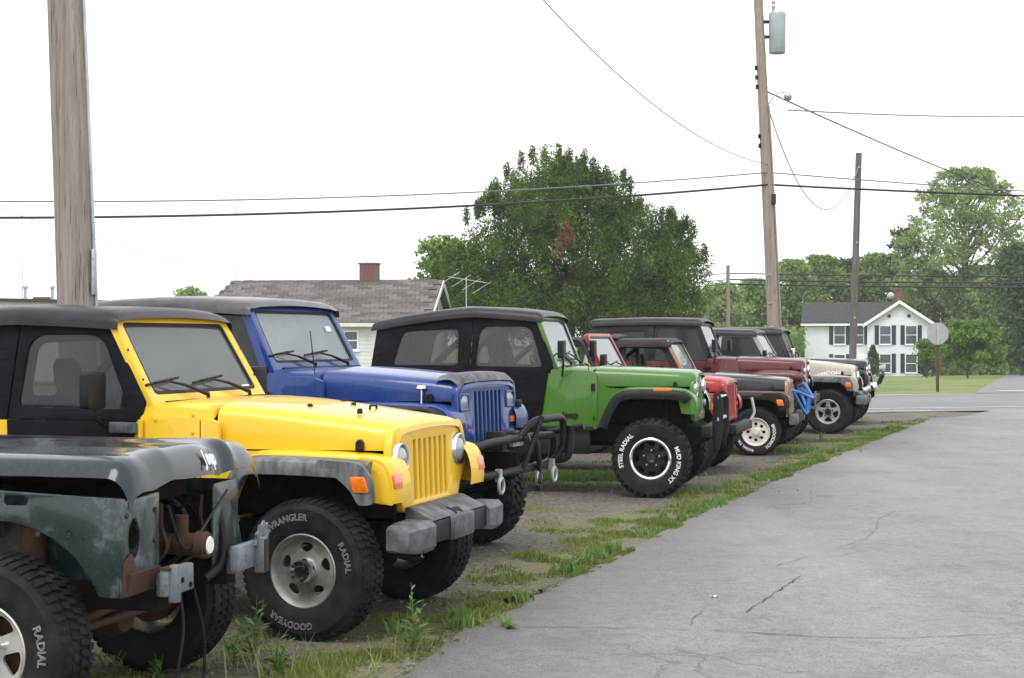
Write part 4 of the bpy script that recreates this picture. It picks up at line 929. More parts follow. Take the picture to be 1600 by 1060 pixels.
# ------------------------------------------------------------------ the stripped wreck
Wk = empty('wrecked_car', (-2.12+.735*sin(R(13.5)), 6.6+.735*cos(R(13.5)), 0), -R(13.5), 'stripped dark teal wreck with crumpled hood and missing front end', 'car', GRP)
def wreck():
    w = dict(R=.39, W=.265, rr=.20, rim='star', rimmat=ALLOY, letters=[('RADIAL', 82, .05, GREYLET, .0015, .4), ('WRANGLER', -22, .05, GREYLET, .0015, .4)])
    for s in (-1, 1):
        make_wheel(Wk, 0, s*.735, w, s > 0, R(-3), True); make_wheel(Wk, -2.58, s*.735, w, s > 0, 0, False)
    def continue_far(s):
        bm = BM(); plate(bm, rpoly([(.22,.56),(.22,.98),(.52,.98),(.50,.80),(.56,.66),(.50,.58)], .02, 2), [], yz(.53), (-.012,0,0)); fp = finish(bm, 'lamp_panel', TEAL, Wk, bevel=.003)
        bm = BM(); plate(bm, [(.53,.58),(.53,.98),(-.9,.99),(-.9,.56)], [], xz(.50), (0,-.012,0)); finish(bm, 'inner_fender', TEAL, Wk)
        bm = BM(); box(bm, -.9,.56, .31, .41, .50, .62); finish(bm, 'frame_rail', UNDER, Wk, bevel=.008)
        bm = BM(); box(bm, .60,.645,.24,.50,.57,.69); box(bm, .55,.61,.31,.41,.55,.66); box(bm, .635,.69,.44,.48,.54,.71); br = finish(bm, 'bumper_bracket', PRIMER, Wk, bevel=.01)
        bm = BM(); box(bm, .688,.70,.445,.475,.55,.70); finish(bm, 'rust_patch', RUST, br)
    # crumpled hood: buckled sheet
    def hp(t, u, off=0.):
        if t < .86: x = -1.15+1.62*t/.86; drop = 0
        else: k = (t-.86)/.14; x = .47+.10*sin(k*pi/2*.95); drop = .14*(1-cos(k*pi/2))
        y = u*(.71-.025*t)
        z = 1.165-.012*t+.022*(1-u*u)-.025*max(0, abs(u)-.85)/.15-.05*max(0, (abs(u)-.94)/.06)-drop
        if t > .45:
            k = (t-.45)/.55; cr = lambda c, w: math.exp(-abs((u-c)/w)**1.3)
            z += k*(.016*cr(.30+.25*k, .07)-.014*cr(.12+.2*k, .09)+.010*cr(-.42, .10)-.03*k*k*cr(1.0, .18)-.010*k*cr(-.7, .12))+k*.008*noise.noise(Vector((x*4, y*4, 1)))
            x += k*(.018*cr(.5, .06)-.02*cr(.38, .12)+.012*noise.noise(Vector((y*3, 2, 0))))
        return Vector((x+off, y, z+off*.6))
    bm = BM(); nx, ny = 50, 61
    loft(bm, [[hp(i/(nx-1), -1+2*j/(ny-1)) for j in range(ny)] for i in range(nx)])
    bmesh.ops.solidify(bm, geom=bm.faces[:], thickness=.010); hd = finish(bm, 'crumpled_hood', TEALHOOD, Wk, smooth=50)
    me = text_mesh('Jeep', .08, .0, 0, .003)
    for v in me.vertices: a, b, e = v.co; v.co = hp(.972-b*.85, .16+a/.69, .012)
    place(me, 'badge_lettering', WHITEPL, hd, smooth=0)
    for s in (-1, 1):
        arch = [(.0+.50*cos(a), .40+.50*sin(a)) for a in [R(24+143*k/12) for k in range(13)]]
        slots = [rpoly([(x,.965),(x+.11,.965),(x+.11,1.005),(x,1.005)], .018, 3) for x in (-.38,-.18,.02)]
        prof = [(.545,.60),(.56,1.0),(-.6,1.05),(-1.2,1.08),(-1.2,.42),(-.55,.42)] + arch[::-1] + [(.505,.60)]
        if s > 0: continue_far(s); continue
        bm = BM(); plate(bm, prof, slots, lambda u, v: Vector((u, s*(.735-.05*max(0, (v-.88))*2), v)), (0,-s*.012,0)); f = finish(bm, 'front_fender', TEAL, Wk, bevel=.003)
        for x in (.12,.26):
            bm = BM(); lathe(bm, [(0,-s*.006),(.012,-s*.004),(.014,0)], 8, 'Y', (x+.06, s*.737, .855)); finish(bm, 'bolt', RUST, f)
        bm = BM(); plate(bm, [(s*.735,.60),(s*.735,.99),(s*.40,1.0),(s*.40,.60)], [circ(s*.63,.83,.05,16,0,.085)], yz(.56), (-.012,0,0)); fp = finish(bm, 'lamp_panel', TEAL, Wk, bevel=.003)
        bm = BM(); lathe(bm, [(.05,0),(.04,-.08),(0,-.09)], 14, 'X', (.55, s*.63, .83)); finish(bm, 'lamp_bucket', UNDER, fp)
        bm = BM(); plate(bm, [(.55,.56),(.55,.97),(-.9,.99),(-.9,.56)], [], xz(s*.41), (0,-s*.012,0)); finish(bm, 'inner_fender', TEAL, Wk)
        bm = BM(); plate(bm, [(.50,.60),(.565,.605),(.58,.69),(.50,.70)], [], xz(s*.70), (0,-s*.28,0)); finish(bm, 'rusty_crossmember', RUST, fp)
        bm = BM(); box(bm, -.9,.58, s*.40-.05, s*.40+.05, .50, .62); r = finish(bm, 'frame_rail', UNDER, Wk, bevel=.008)
        bm = BM(); vs = [(.56,-.13,.56),(.68,-.13,.56),(.68,.13,.57),(.56,.13,.57)]
        box(bm, .62,.665, s*.40-.13, s*.40+.12, .575, .69); box(bm, .56,.63, s*.40-.05, s*.40+.05, .56, .66); box(bm, .655,.70, s*.40+.10*s-.02, s*.40+.10*s+.02, .55, .71); br = finish(bm, 'bumper_bracket', PRIMER, Wk, bevel=.010)
        bm = BM(); box(bm, .625,.672, s*.40-.135, s*.40-.06, .688, .698); finish(bm, 'rust_patch', RUST, br)
        for q in range(3):
            bm = BM(); lathe(bm, [(0,.006),(.012,.004),(.013,0)], 8, 'X', (.6655, s*.40-.08+.08*q, .60+.03*(q % 2))); finish(bm, 'bolt_hole', UNDER, br)
    for k in range(5):
        bm = BM(); tube(bm, bend_pts([(.48,-.36+.14*k,.93),(.40+.06*sin(k*2),-.30+.13*k,.82),(.50,-.33+.15*k,.70+.03*(k % 2)),(.36,-.28+.12*k,.60)], .06, 4), .007+.003*(k % 3), 6); finish(bm, 'wiring', (DARKPL, RUST, UNDER)[k % 3], Wk, smooth=60)
    for k, (y_, z_) in enumerate(((-.44,.93),(-.44,.80),(-.44,.68),(-.70,.93),(-.70,.70),(-.53,.66))):
        bm = BM(); lathe(bm, [(0,.008),(.010,.006),(.012,0)], 8, 'X', (.561, y_, z_)); finish(bm, 'bolt', RUST, Wk)
    bm = BM(); plate(bm, rpoly([(-.735,.60),(-.40,.60),(-.40,.66),(-.60,.67),(-.66,.78),(-.735,.74)], .02, 2), [], yz(.566), (-.005,0,0)); finish(bm, 'rusted_corner', RUST, Wk, bevel=.002)
    bm = BM(); box(bm, .36,.40,-.38,.22,.93,1.0); finish(bm, 'radiator_support', UNDER, Wk, bevel=.006)
    # torn gear-like bracket plate at the far side
    bm = BM(); plate(bm, [((.085 if k % 2 else .065)*cos(2*pi*k/20)+.50, (.085 if k % 2 else .065)*sin(2*pi*k/20)+.70) for k in range(20)], [circ(.50,.70,.016,8)], lambda u, v: Vector((.66+.1*(v-.7), u, v)), (-.012,0,0)); finish(bm, 'torn_bracket', PRIMER, Wk)
    # rusty steering pump, engine, hoses
    bm = BM(); lathe(bm, [(0,-.14),(.045,-.14),(.048,-.06),(.042,-.05),(.05,-.04),(.05,.05),(.06,.055),(.06,.10),(.052,.105),(.052,.115),(0,.115)], 20, 'X', (.54,-.10,.74)); lathe(bm, [(0,-.05),(.03,-.05),(.03,.07),(0,.07)], 14, 'Z', (.52,-.10,.80)); p = finish(bm, 'rusty_pump', RUST, Wk, smooth=35)
    bm = BM(); lathe(bm, [(0,.121),(.036,.12),(.04,.114)], 18, 'X', (.54,-.10,.74)); finish(bm, 'pump_end_plate', WHITEPL, p)
    bm = BM(); box(bm, -.75,.25,-.26,.26,.50,.90); box(bm, -.6,.15,-.14,.14,.90,1.0); lathe(bm, [(0,-.03),(.09,-.03),(.09,.03),(0,.03)], 20, 'X', (.30,0,.62)); lathe(bm, [(0,-.03),(.07,-.03),(.07,.03),(0,.03)], 20, 'X', (.30,.2,.80)); box(bm, .05,.3,.18,.38,.66,.86)
    finish(bm, 'engine', UNDER, Wk, bevel=.012)
    bm = BM(); box(bm, -.95,-.85,-.7,.7,.45,1.02); box(bm,-1.0,.0,-.7,.7,.42,.46); finish(bm, 'firewall', UNDER, Wk)
    for i, pts in enumerate([[(.3,.28,.92),(.42,.3,.85),(.46,.24,.72),(.40,.12,.66)], [(.2,-.28,.93),(.4,-.26,.84),(.42,-.18,.74)], [(.32,.1,.95),(.44,.12,.86),(.40,.2,.74)], [(.5,.32,.88),(.55,.3,.72),(.56,.26,.60),(.52,.14,.55)]]):
        bm = BM(); tube(bm, bend_pts(pts, .08, 5), .016+.006*(i % 2), 8); finish(bm, 'hose', DARKPL, Wk, smooth=60)
    for pts in [[(.60,-.30,.60),(.62,-.28,.40),(.61,-.34,.20),(.60,-.33,.03)], [(.62,-.20,.58),(.64,-.12,.35),(.63,-.10,.15),(.61,-.16,.03)], [(.58,-.36,.94),(.60,-.25,.70),(.585,.25,.95)]]:
        bm = BM(); tube(bm, bend_pts(pts, .12, 6), .007, 6); finish(bm, 'loose_cable', DARKPL, Wk)
    bm = BM(); tube(bm, [(0,-.66,.38),(0,.66,.38)], .045, 10); tube(bm, [(.18,-.60,.40),(.18,.60,.38)], .018, 8); tube(bm, [(.25,-.5,.46),(.12,.55,.44)], .018, 8); lathe(bm, [(0,-.13),(.1,-.1),(.14,0),(.1,.1),(0,.13)], 14, 'X', (0,.2,.38))
    for s in (-1, 1): tube(bm, [(-.6,s*.42,.46),(.02,s*.52,.36)], .03, 8); tube(bm, [(.0,s*.46,.42),(.0,s*.46,.85)], .06, 10)
    finish(bm, 'front_axle', RUST, Wk, smooth=50)
    # body shell behind: doors, pillars, windscreen
    bm = BM()
    for s in (-1, 1): plate(bm, [(-1.205,.40),(-1.205,1.02),(-3.5,1.05),(-3.5,.45)], [], xz(s*.735), (0,-s*.05,0))
    box(bm, -3.5,-1.21,-.68,.68,.40,.46); box(bm, -1.45,-1.14,-.70,.70,.90,1.075); sh = finish(bm, 'body_shell', TEALHOOD, Wk, bevel=.01)
    f = lambda u, v: Vector((-1.22-.62*v, u*(1-.12*v), 1.085+.50*v))
    bm = BM(); plate(bm, rpoly(sym([(-.68,0),(-.66,1)]), .05, 3), [rpoly(sym([(-.60,.10),(-.58,.93)]), .06, 3)], f, (-.02,0,-.02)); finish(bm, 'windscreen_frame', TEALHOOD, sh)
    bm = BM(); plate(bm, rpoly(sym([(-.61,.09),(-.59,.94)]), .06, 3), [], lambda u, v: f(u, v)+Vector((-.01,0,-.008)), (-.003,0,-.003)); finish(bm, 'windscreen_glass', WSCREEN, sh, smooth=0)
    bm = BM(); secs = [[Vector((x, y, z-.05*(y/.66)**4)) for y in lin(-.62,.62,11)] for x, z in ((-1.80,1.585),(-1.95,1.62),(-2.6,1.64),(-3.4,1.58),(-3.5,1.5))]; loft(bm, secs); bmesh.ops.solidify(bm, geom=bm.faces[:], thickness=.03); finish(bm, 'roof', TEALHOOD, sh, smooth=50)
    bm = BM()
    for s in (-1, 1):
        for x in (-2.35, -3.3): tube(bm, [(x,s*.71,1.04),(x-.05,s*.60,1.58)], .035, 6)
    finish(bm, 'pillar', TEALHOOD, sh)
    bm = BM(); tube(bm, [(-1.17,-.2,1.09),(-1.25,-.5,1.13)], .01, 6); tube(bm, [(-1.22,-.66,1.13),(-1.28,-.36,1.15)], .008, 5); finish(bm, 'wiper', DARKPL, sh)
wreck()

# ------------------------------------------------------------------ poles and wires
def pole(base, top, r0, r1, mat, label, name='utility_pole', n=20):
    root = empty(name, base, 0, label, 'utility pole', 'utility poles'); bm = BM(); d = Vector(top)-Vector(base)
    pts = [d*t for t in lin(0, 1, 14)]; pts = [p+Vector((.015*noise.noise(p*.4), .015*noise.noise(p*.4+Vector((5,0,0))), 0)) for p in pts]
    tube(bm, pts, [r0+(r1-r0)*t for t in lin(0, 1, 14)], n); finish(bm, 'pole_shaft', mat, root, smooth=60); return root
P1 = pole((-3.19,12.0,0), (-3.55,12.0,9.6), .152, .112, POLEWOOD, 'thick grey weathered utility pole behind the yellow car')
bm = BM(); tube(bm, [(-.36*z/9.6+.152-.040*z/9.6+.008,-.03,z) for z in (0,2,4,6,8,9)], .014, 8); finish(bm, 'conduit', GALV, P1)
bm = BM(); box(bm, .062,.084,-.10,-.03,1.98,2.32); finish(bm, 'pole_tag', GALV, P1, bevel=.004)
bm = BM()
for k in range(4): box(bm, .068,.078,-.104,-.10,2.03+.07*k,2.05+.07*k)
finish(bm, 'tag_numerals', TANKGREY, P1)
P2 = pole((5.66,34,0), (5.15,34,10.6), .155, .085, POLEBROWN, 'tall brown utility pole carrying a transformer and street lamp')
def p2(z): return Vector((-.51*z/10.6, 0, z))
bm = BM(); c = p2(8.15)+Vector((.36,-.05,0)); lathe(bm, [(0,.44),(.16,.43),(.175,.40),(.18,.38),(.175,-.42),(.16,-.44),(0,-.44)], 24, 'Z', c); tf = finish(bm, 'transformer', TANKGREY, P2, smooth=40)
bm = BM(); lathe(bm, [(0,.36),(.03,.36),(.05,.30),(.03,.27),(.05,.22),(.03,.19),(.05,.13),(.03,.1),(.03,0)], 10, 'Z', c+Vector((-.08,0,.42))); tube(bm, [c+Vector((-.08,0,.78)), c+Vector((-.12,0,1.1))], .012, 6); finish(bm, 'bushing', GALV, tf)
bm = BM(); box(bm, c.x-.30,c.x-.14,-.07,.0,c.z+.2,c.z+.26); box(bm, c.x-.30,c.x-.14,-.07,.0,c.z-.12,c.z-.06); finish(bm, 'hanger_bracket', DARKPL, tf)
bm = BM(); tube(bm, bend_pts([c+Vector((.15,-.1,.36)), c+Vector((.27,-.1,.36)), c+Vector((.28,-.1,-.45)), c+Vector((.2,-.1,-.62))], .06, 3), .007, 5); finish(bm, 'transformer_lead', GALV, tf)
for z in (7.0, 7.2, 7.4, 5.95, 5.75):
    bm = BM(); q = p2(z); lathe(bm, [(0,-.05),(.035,-.045),(.02,-.015),(.035,.0),(.02,.02),(.035,.045),(0,.05)], 10, 'Z', q+Vector((-.13,-.05,0))); box(bm, q.x-.15,q.x-.08,-.06,-.03,z-.01,z+.01); finish(bm, 'insulator', DARKPL, P2)
bm = BM(); tube(bm, [p2(0)+Vector((.14,-.09,0)), p2(4)+Vector((.125,-.08,0)), p2(6.6)+Vector((.105,-.07,0))], .02, 8); finish(bm, 'conduit', POLEWOOD, P2)
bm = BM(); box(bm, p2(4.6).x+.06,p2(4.6).x+.15,-.15,-.10,4.5,4.72); finish(bm, 'junction_box', RUST, P2, bevel=.006)
for z in (3.0, 2.4, 1.9):
    bm = BM(); q = p2(z); tube(bm, [q+Vector((-.12,-.08,0)), q+Vector((-.05,-.16,.01))], .012, 6); finish(bm, 'pole_step', GALV, P2)
bm = BM(); a = p2(6.6); tube(bm, bend_pts([a+Vector((.08,-.05,0)), a+Vector((.25,-.1,.25)), a+Vector((.45,-.12,.28))], .08, 4), .014, 6); arm = finish(bm, 'lamp_arm', GALV, P2)
bm = BM(); c2 = a+Vector((.50,-.12,.2)); lathe(bm, [(0,.10),(.03,.095),(.04,.055),(.085,.02),(.095,-.01),(.07,-.08),(.03,-.11),(0,-.115)], 16, 'Z', c2); finish(bm, 'street_lamp_head', LENS, arm, smooth=60)
P3 = pole((10.40,49,0), (10.62,49,7.35), .115, .095, POLEDARK, 'bare dark pole standing in front of the white house')
for z in (6.9, 4.6, 2.3):
    bm = BM(); lathe(bm, [(0,-.04),(.03,-.03),(.03,.03),(0,.04)], 8, 'Y', (.22*z/7.35,-.12,z)); finish(bm, 'insulator', GALV, P3)
P4 = pole((12.15,90,-.85), (12.15,90,5.8), .125, .10, POLEBROWN, 'slim distant pole rising left of the tall brown one')
def wire(a, b, sag, r, label, mat=None, n=28):
    a, b = Vector(a), Vector(b); bm = BM(); pts = [a.lerp(b, t)-Vector((0,0,sag*4*t*(1-t))) for t in lin(0, 1, n)]
    tube(bm, pts, r, 5); o = finish(bm, 'overhead_wire', mat or WIREM, smooth=60); return tag(o, label, 'wire', 'overhead wires')
A1 = Vector((5.66-.24,33.9,5.18)); A2 = Vector((5.66-.235,33.9,4.92))
dl = Vector((-40,-13.6,0)); dr = Vector((40,13.6,0))
wire(A1, A1+dl+Vector((0,0,.5)), 1.32, .014, 'thin overhead wire running left from tall brown pole', THINWIRE, 50); wire(A2, A2+dl+Vector((0,0,.2)), 1.24, .024, 'thick black cable running left from tall brown pole', None, 50)
wire(A1, A1+dr+Vector((0,0,1.2)), .75, .014, 'thin overhead wire running right from tall brown pole', THINWIRE); wire(A2, A2+dr+Vector((0,0,1.7)), .6, .024, 'thick black cable running right from tall brown pole')
for i, s in enumerate((.0,.10,.2)):
    wire(p2(6.8+i*.2)+P2.location+Vector((-.1,-.05,0)), p2(6.8+i*.2)+P2.location+Vector((40,14,1.0+i*.1)), .6, .004, ('lowest','middle','highest')[i]+' of three fine wires leaving the pole rightwards', TOWER)
wire((-3.58,12,9.4), (5.41,33.9,5.35), 1.35, .009, 'drooping wire between the two largest poles', THINWIRE, 40)
wire(p2(6.95)+P2.location, (24,60,5.4), .3, .017, 'service wire slanting down to the right behind the lamp')
wire(p2(6.4)+P2.location+Vector((.5,-.1,.1)), (34,66,12.2), .6, .016, 'nearly level wire leaving the street lamp rightwards', THINWIRE)
wire(p2(6.95)+P2.location, (10.6,48.9,6.95), 1.9, .013, 'slack looping wire between brown pole and bare pole', THINWIRE)
for i, z in enumerate((5.35,5.0,4.75)):
    lab = ('highest','middle','lowest')[i]
    wire((12.15,90,z), (60,84,z+.15), .35, .034+.008*i, lab+' far cable crossing in front of the trees to the right'); wire((12.15,90,z), (-9,96,z-.5), .4, .022, lab+' far cable left of the slim distant pole')
wire((-14,40,5.3), (-5.5,78,3.4), .5, .008, 'thin service wire slanting down to the shingled house', THINWIRE)

# ------------------------------------------------------------------ signs
def stop_sign(loc, rr, h, label, rz=0):
    r = empty('stop_sign', loc, rz, label, 'sign', 'signs seen from behind'); bm = BM(); plate(bm, circ(0, h, rr, 8, pi/8), [], xz(0), (0,-.004,0)); s = finish(bm, 'sign_plate', SIGNBACK, r, smooth=0)
    bm = BM(); box(bm, -.03,.03,.006,.03,0,h-.25*0-.15); box(bm, -.05,.05,.001,.006,0,h-.3); finish(bm, 'sign_post', SIGNPOST, r)
    bm = BM(); box(bm, -.028,.028,-.034,-.006,h-.35,h+.3); finish(bm, 'post_top', GALV, r); return r
stop_sign((13.3,50,-.0), .36, 1.82, 'grey octagonal sign seen from behind on rusty post')
stop_sign((36.9,125,-.75), .40, 1.45, 'small far octagonal sign seen from behind beside the street', R(10))

# ------------------------------------------------------------------ houses
def gable_house(): pass
def window_unit(root, x, y, z, w, h, frame=TRIM, shutters=None, depth=.06):
    bm = BM(); plate(bm, rect(x-w/2-.08, x+w/2+.08, z-.08, z+h+.08), [rect(x-w/2, x+w/2, z, z+h)], xz(y-depth), (0,depth+.02,0)); box(bm, x-w/2, x+w/2, y-depth*.8, y-depth*.2, z+h/2-.03, z+h/2+.03)
    wd = finish(bm, 'window', frame, root); bm = BM(); box(bm, x-w/2, x+w/2, y-.022, y-.016, z, z+h); finish(bm, 'pane', PANE, wd, smooth=0)
    bm = BM(); box(bm, x-w/2, x+w/2, y-.012, y-.006, z+h*random.choice((.42,.5,.5,.3)), z+h); finish(bm, 'blind', OLDSIDING if shutters else INTERIOR, wd, smooth=0)
    bm = BM(); box(bm, x-w/2-.14, x+w/2+.14, y-.12, y+.0, z-.13, z-.082); finish(bm, 'sill', frame, wd)
    if shutters:
        for s in (-1, 1):
            bm = BM(); xc = x+s*(w/2+.30); box(bm, xc-.19, xc+.19, y-.05, y-.005, z-.08, z+h+.08)
            for k in range(8): zz = z+.02+k*(h/8); box(bm, xc-.15, xc+.15, y-.062, y-.05, zz, zz+h/8*.6)
            finish(bm, 'shutter', shutters, wd)
# white two-storey house
H = empty('white_house', (33.3,150,-1.95), -.215, 'white two-storey house with navy shutters and dark roof', 'house')
xl, xm, xr = -5.8, .0, 5.9; ev, pk = 5.05, 7.1
bm = BM(); box(bm, xl, xm, .8, 9, 0, ev); plate(bm, [(xm,0),(xr,0),(xr,ev),((xm+xr)/2,pk-.1),(xm,ev)], [], xz(0), (0,9,0)); finish(bm, 'wall', SIDING, H, smooth=0)
k = 0
bz = .1
while bz < ev:      # clapboards
    bm = BM(); box(bm, xm+.02, xr-.02, -.03, 0.0, bz, bz+.17); box(bm, xl+.02, xm-.02, .77, .8, bz, bz+.17); finish(bm, 'clapboard', SIDING, H, smooth=0); bz += .2
def slab(bm, pts, off): plate(bm, [(p[0], p[1]) for p in pts], [], lambda u, v: Vector((u, v, pts[[q[:2] for q in pts].index((u, v))][2])), off)
bm = BM(); slab(bm, [(xl-.35,.35,ev-.05),(xm+.4,.35,ev-.05),(xm+3.2,5,pk-.08),(xl-.35,5,pk-.08)], (0,0,.14)); slab(bm, [(xl-.35,9.6,ev-.1),(xm+.4,9.6,ev-.1),(xm+3.2,5,pk-.08),(xl-.35,5,pk-.08)], (0,0,.14)); finish(bm, 'wing_roof', SLATE, H, smooth=0)
xp = (xm+xr)/2
for s in (-1, 1):
    xe = xp+s*(xr-xm)/2+s*.4; bm = BM(); slab(bm, [(xp,-.45,pk),(xe,-.45,ev-.18),(xe,9.3,ev-.18),(xp,9.3,pk)], (0,0,.14)); finish(bm, 'gable_roof', SLATE, H, smooth=0)
    bm = BM(); plate(bm, [(xp,pk+.12),(xe,ev-.06),(xe,ev-.38),(xp,pk-.2)], [], xz(-.53), (0,.07,0)); finish(bm, 'bargeboard', TRIM, H, smooth=0)
bm = BM(); box(bm, xl-.36, xm+.1, .26, .36, ev-.2, ev+.0); finish(bm, 'fascia', TRIM, H, smooth=0)
for x in (-2.55,): window_unit(H, x, .77, 3.15, .95, 1.65, shutters=NAVY); window_unit(H, x, .77, .5, .95, 1.6, shutters=NAVY)
window_unit(H, -.75, .77, 3.15, .8, 1.65, shutters=None)
for x in (1.65, 4.0): window_unit(H, x, -.03, 3.15, .95, 1.65, shutters=NAVY); window_unit(H, x, -.03, .5, .95, 1.65, shutters=NAVY)
bm = BM(); box(bm, -.28,.12,.70,.765,3.1,4.85); finish(bm, 'shutter', NAVY, H)
for x in (2.0, 3.8):
    bm = BM(); lathe(bm, [(0,-.04),(.13,-.04),(.17,-.02),(.17,0)], 14, 'Y', (x,-.03,5.75)); finish(bm, 'gable_vent', SLATE, H)
bm = BM(); box(bm, -.85,.0,.70,.79,.0,2.2); finish(bm, 'front_door', TRIM, H, bevel=.01)
bm = BM(); box(bm, xp-.35, xp+.35, 3.4, 4.0, pk-.4, pk+1.15); box(bm, xp-.40, xp+.40, 3.35, 4.05, pk+1.15, pk+1.3); finish(bm, 'chimney', BRICK, H)
bm = BM(); lathe(bm, [(0,-.06),(.22,-.03),(.34,.06),(.33,.07),(.2,0),(0,-.03)], 16, 'Y', (xp-.75,3.2,pk+.62)); tube(bm, [(xp-.7,3.3,pk+.5),(xp-.45,3.6,pk+.1)], .03, 6); finish(bm, 'satellite_dish', GALV, H)
bm = BM(); tube(bm, [(xl-.04,.7,4.2),(xl-.04,.7,3.6)], .06, 6); finish(bm, 'wall_lamp', GALV, H)

# shingled low house on the left
HL = empty('shingled_house', (-9.7,79.5,-.7), -.13, 'low white house with grey shingle roof and brick chimney', 'house')
x0, x1 = -6.3, 5.4; e, p_ = 3.3, 5.3
bm = BM(); box(bm, x0, x1, 0, 7, 0, e-.08); plate(bm, [(0,e-.1),(7,e-.1),(3.5,p_-.15)], [], lambda u, v: Vector((x1-.02, u, v)), (-.2,0,0)); finish(bm, 'wall', OLDSIDING, HL, smooth=0)
bz = .2
while bz < e-.3:
    bm = BM(); box(bm, x0, x1, -.025, 0, bz, bz+.16); finish(bm, 'clapboard', OLDSIDING, HL, smooth=0); bz += .19
nr = 12; ln = math.hypot(3.9, p_-e+.25)
bm = BM(); slab(bm, [(x0-.3,-.42,e-.26),(x1+.35,-.42,e-.26),(x1+.35,3.5,p_-.02),(x0+.9,3.5,p_-.02)], (0,0,.1)); slab(bm, [(x0-.3,7.4,e-.26),(x1+.35,7.4,e-.26),(x1+.35,3.5,p_-.02),(x0+.9,3.5,p_-.02)], (0,0,.1)); rf = finish(bm, 'roof', SHINGLE, HL, smooth=0)
SH = []
for m_ in (SHINGLE, SHINGLE2, SHINGLE3):
    bm = BM(); M = Matrix.Rotation(math.atan2(p_-e+.24, 3.92), 4, 'X'); box(bm, 0, .66, 0, .28, 0, .022, M); me = bpy.data.meshes.new('shingle'); bmesh.ops.recalc_face_normals(bm, faces=bm.faces); bm.to_mesh(me); bm.free(); me.materials.append(m_); SH.append(me)
for r_ in range(17):
    t = r_/17; y = -.46+3.92*t; z = e-.26+.105+(p_-e+.24)*t; xa = x0-.3+1.2*t+(.34 if r_ % 2 else 0)
    while xa < x1+.35-.6:
        o = place(random.choice(SH), 'shingle', None, rf, (xa, y, z+random.uniform(0,.012)), 0); xa += .685
for s in (-1, 1):
    bm = BM(); plate(bm, [(3.5,p_+.06),(3.5+s*3.95,e-.18),(3.5+s*3.95,e-.42),(3.5,p_-.2)], [], lambda u, v: Vector((x1+.36, u, v)), (.05,0,0)); finish(bm, 'bargeboard', TRIM, HL, smooth=0)
bm = BM(); box(bm, x0-.3, x1+.35, -.47, -.43, e-.34, e-.16); finish(bm, 'fascia', OLDSIDING, HL, smooth=0)
window_unit(HL, 1.75, -.03, 1.85, .62, .85, frame=TRIM); window_unit(HL, -3, -.03, 1.7, .9, 1.2, frame=TRIM)
bm = BM(); plate(bm, rect(3.2,3.8,3.6,4.5), [], lambda u, v: Vector((x1-.0, u, v)), (.04,0,0)); finish(bm, 'attic_window', PANE, HL)
ch = empty('x', (0,0,0)); bpy.data.objects.remove(ch)
bm = BM(); box(bm, 1.45,2.35,3.1,3.9,p_-.6,p_+.9); chm = finish(bm, 'chimney', MORTAR, HL, smooth=0)
bm = BM(); box(bm, 0,.205,-.02,.05,0,.065); bme = bpy.data.meshes.new('brick'); bm.to_mesh(bme); bm.free(); bme.materials.append(BRICK)
for r_ in range(11):
    for k in range(4):
        place(bme, 'brick', None, chm, (1.46+k*.222-(.0 if r_ % 2 else .0)+(.03 if r_ % 2 else 0)*(k < 3), 3.09, p_+.0+r_*.08), 0)
bm = BM(); box(bm, 1.40,2.40,3.03,3.95,p_+.9,p_+.98); finish(bm, 'chimney_cap', BRICK, chm)
AN = empty('tv_antenna', (-2.2,77,-.6), 0, 'old metal television antenna in front of the dark evergreen', 'antenna'); bm = BM(); tube(bm, [(0,0,0),(0,0,5.2)], .025, 6); finish(bm, 'mast', TOWER, AN)
bm = BM(); tube(bm, [(-.9,0,5.25),(1.0,0,4.95)], .014, 5)
for k in range(4): x = -.7+.5*k; tube(bm, [(x-.5,0.0,5.2-.16*k-.28),(x+.4,.2,5.2-.16*k+.3)], .009, 5)
finish(bm, 'elements', TOWER, AN)
# flat-roofed building far left with vents and two masts
FB = empty('flat_roof_building', (-30,105,-1.1), 0, 'low flat-roofed building at far left with roof vents', 'building')
bm = BM(); box(bm, -16,6.6,0,12,0,5.2); finish(bm, 'wall', OLDSIDING, FB, smooth=0)
bm = BM(); slab(bm, [(-16.3,-.4,5.45),(6.9,-.4,5.0),(6.9,12,5.0),(-16.3,12,5.45)], (0,0,.22)); finish(bm, 'roof', SLATE, FB, smooth=0)
for x in (-2.4, -.6):
    bm = BM(); lathe(bm, [(0,0),(.10,0),(.10,.8),(.18,.82),(.18,.95),(.1,1.0),(0,1.02)], 10, 'Z', (x,1.5,5.3)); finish(bm, 'roof_vent', GALV, FB)
bm = BM(); box(bm, -1.9,-.9,1.5,2.3,5.3,5.55); finish(bm, 'roof_hatch', BRICK, FB)
for (x, y, z0, z1, lab) in ((-35.2,115,-1.2,8.5,'thin radio mast at the far left edge'), (-20.7,120,-1.3,12.0,'pale thin radio mast with crossbars above the blue car')):
    t = empty('radio_mast', (x, y, z0), 0, lab, 'mast', 'thin radio masts'); bm = BM(); tube(bm, [(0,0,0),(0,0,z1-z0-1.5),(0,0,z1-z0)], [.05,.03,.02], 5); finish(bm, 'mast_pole', TOWER, t)
    if x > -30:
        bm = BM(); tube(bm, [(-.7,0,9.9),(.3,0,9.9)], .022, 5); tube(bm, [(-.1,0,8.2),(.3,0,8.2)], .022, 5); tube(bm, [(0,0,12.4),(0,0,13.0)], .06, 5); finish(bm, 'crossbars', TOWER, t)

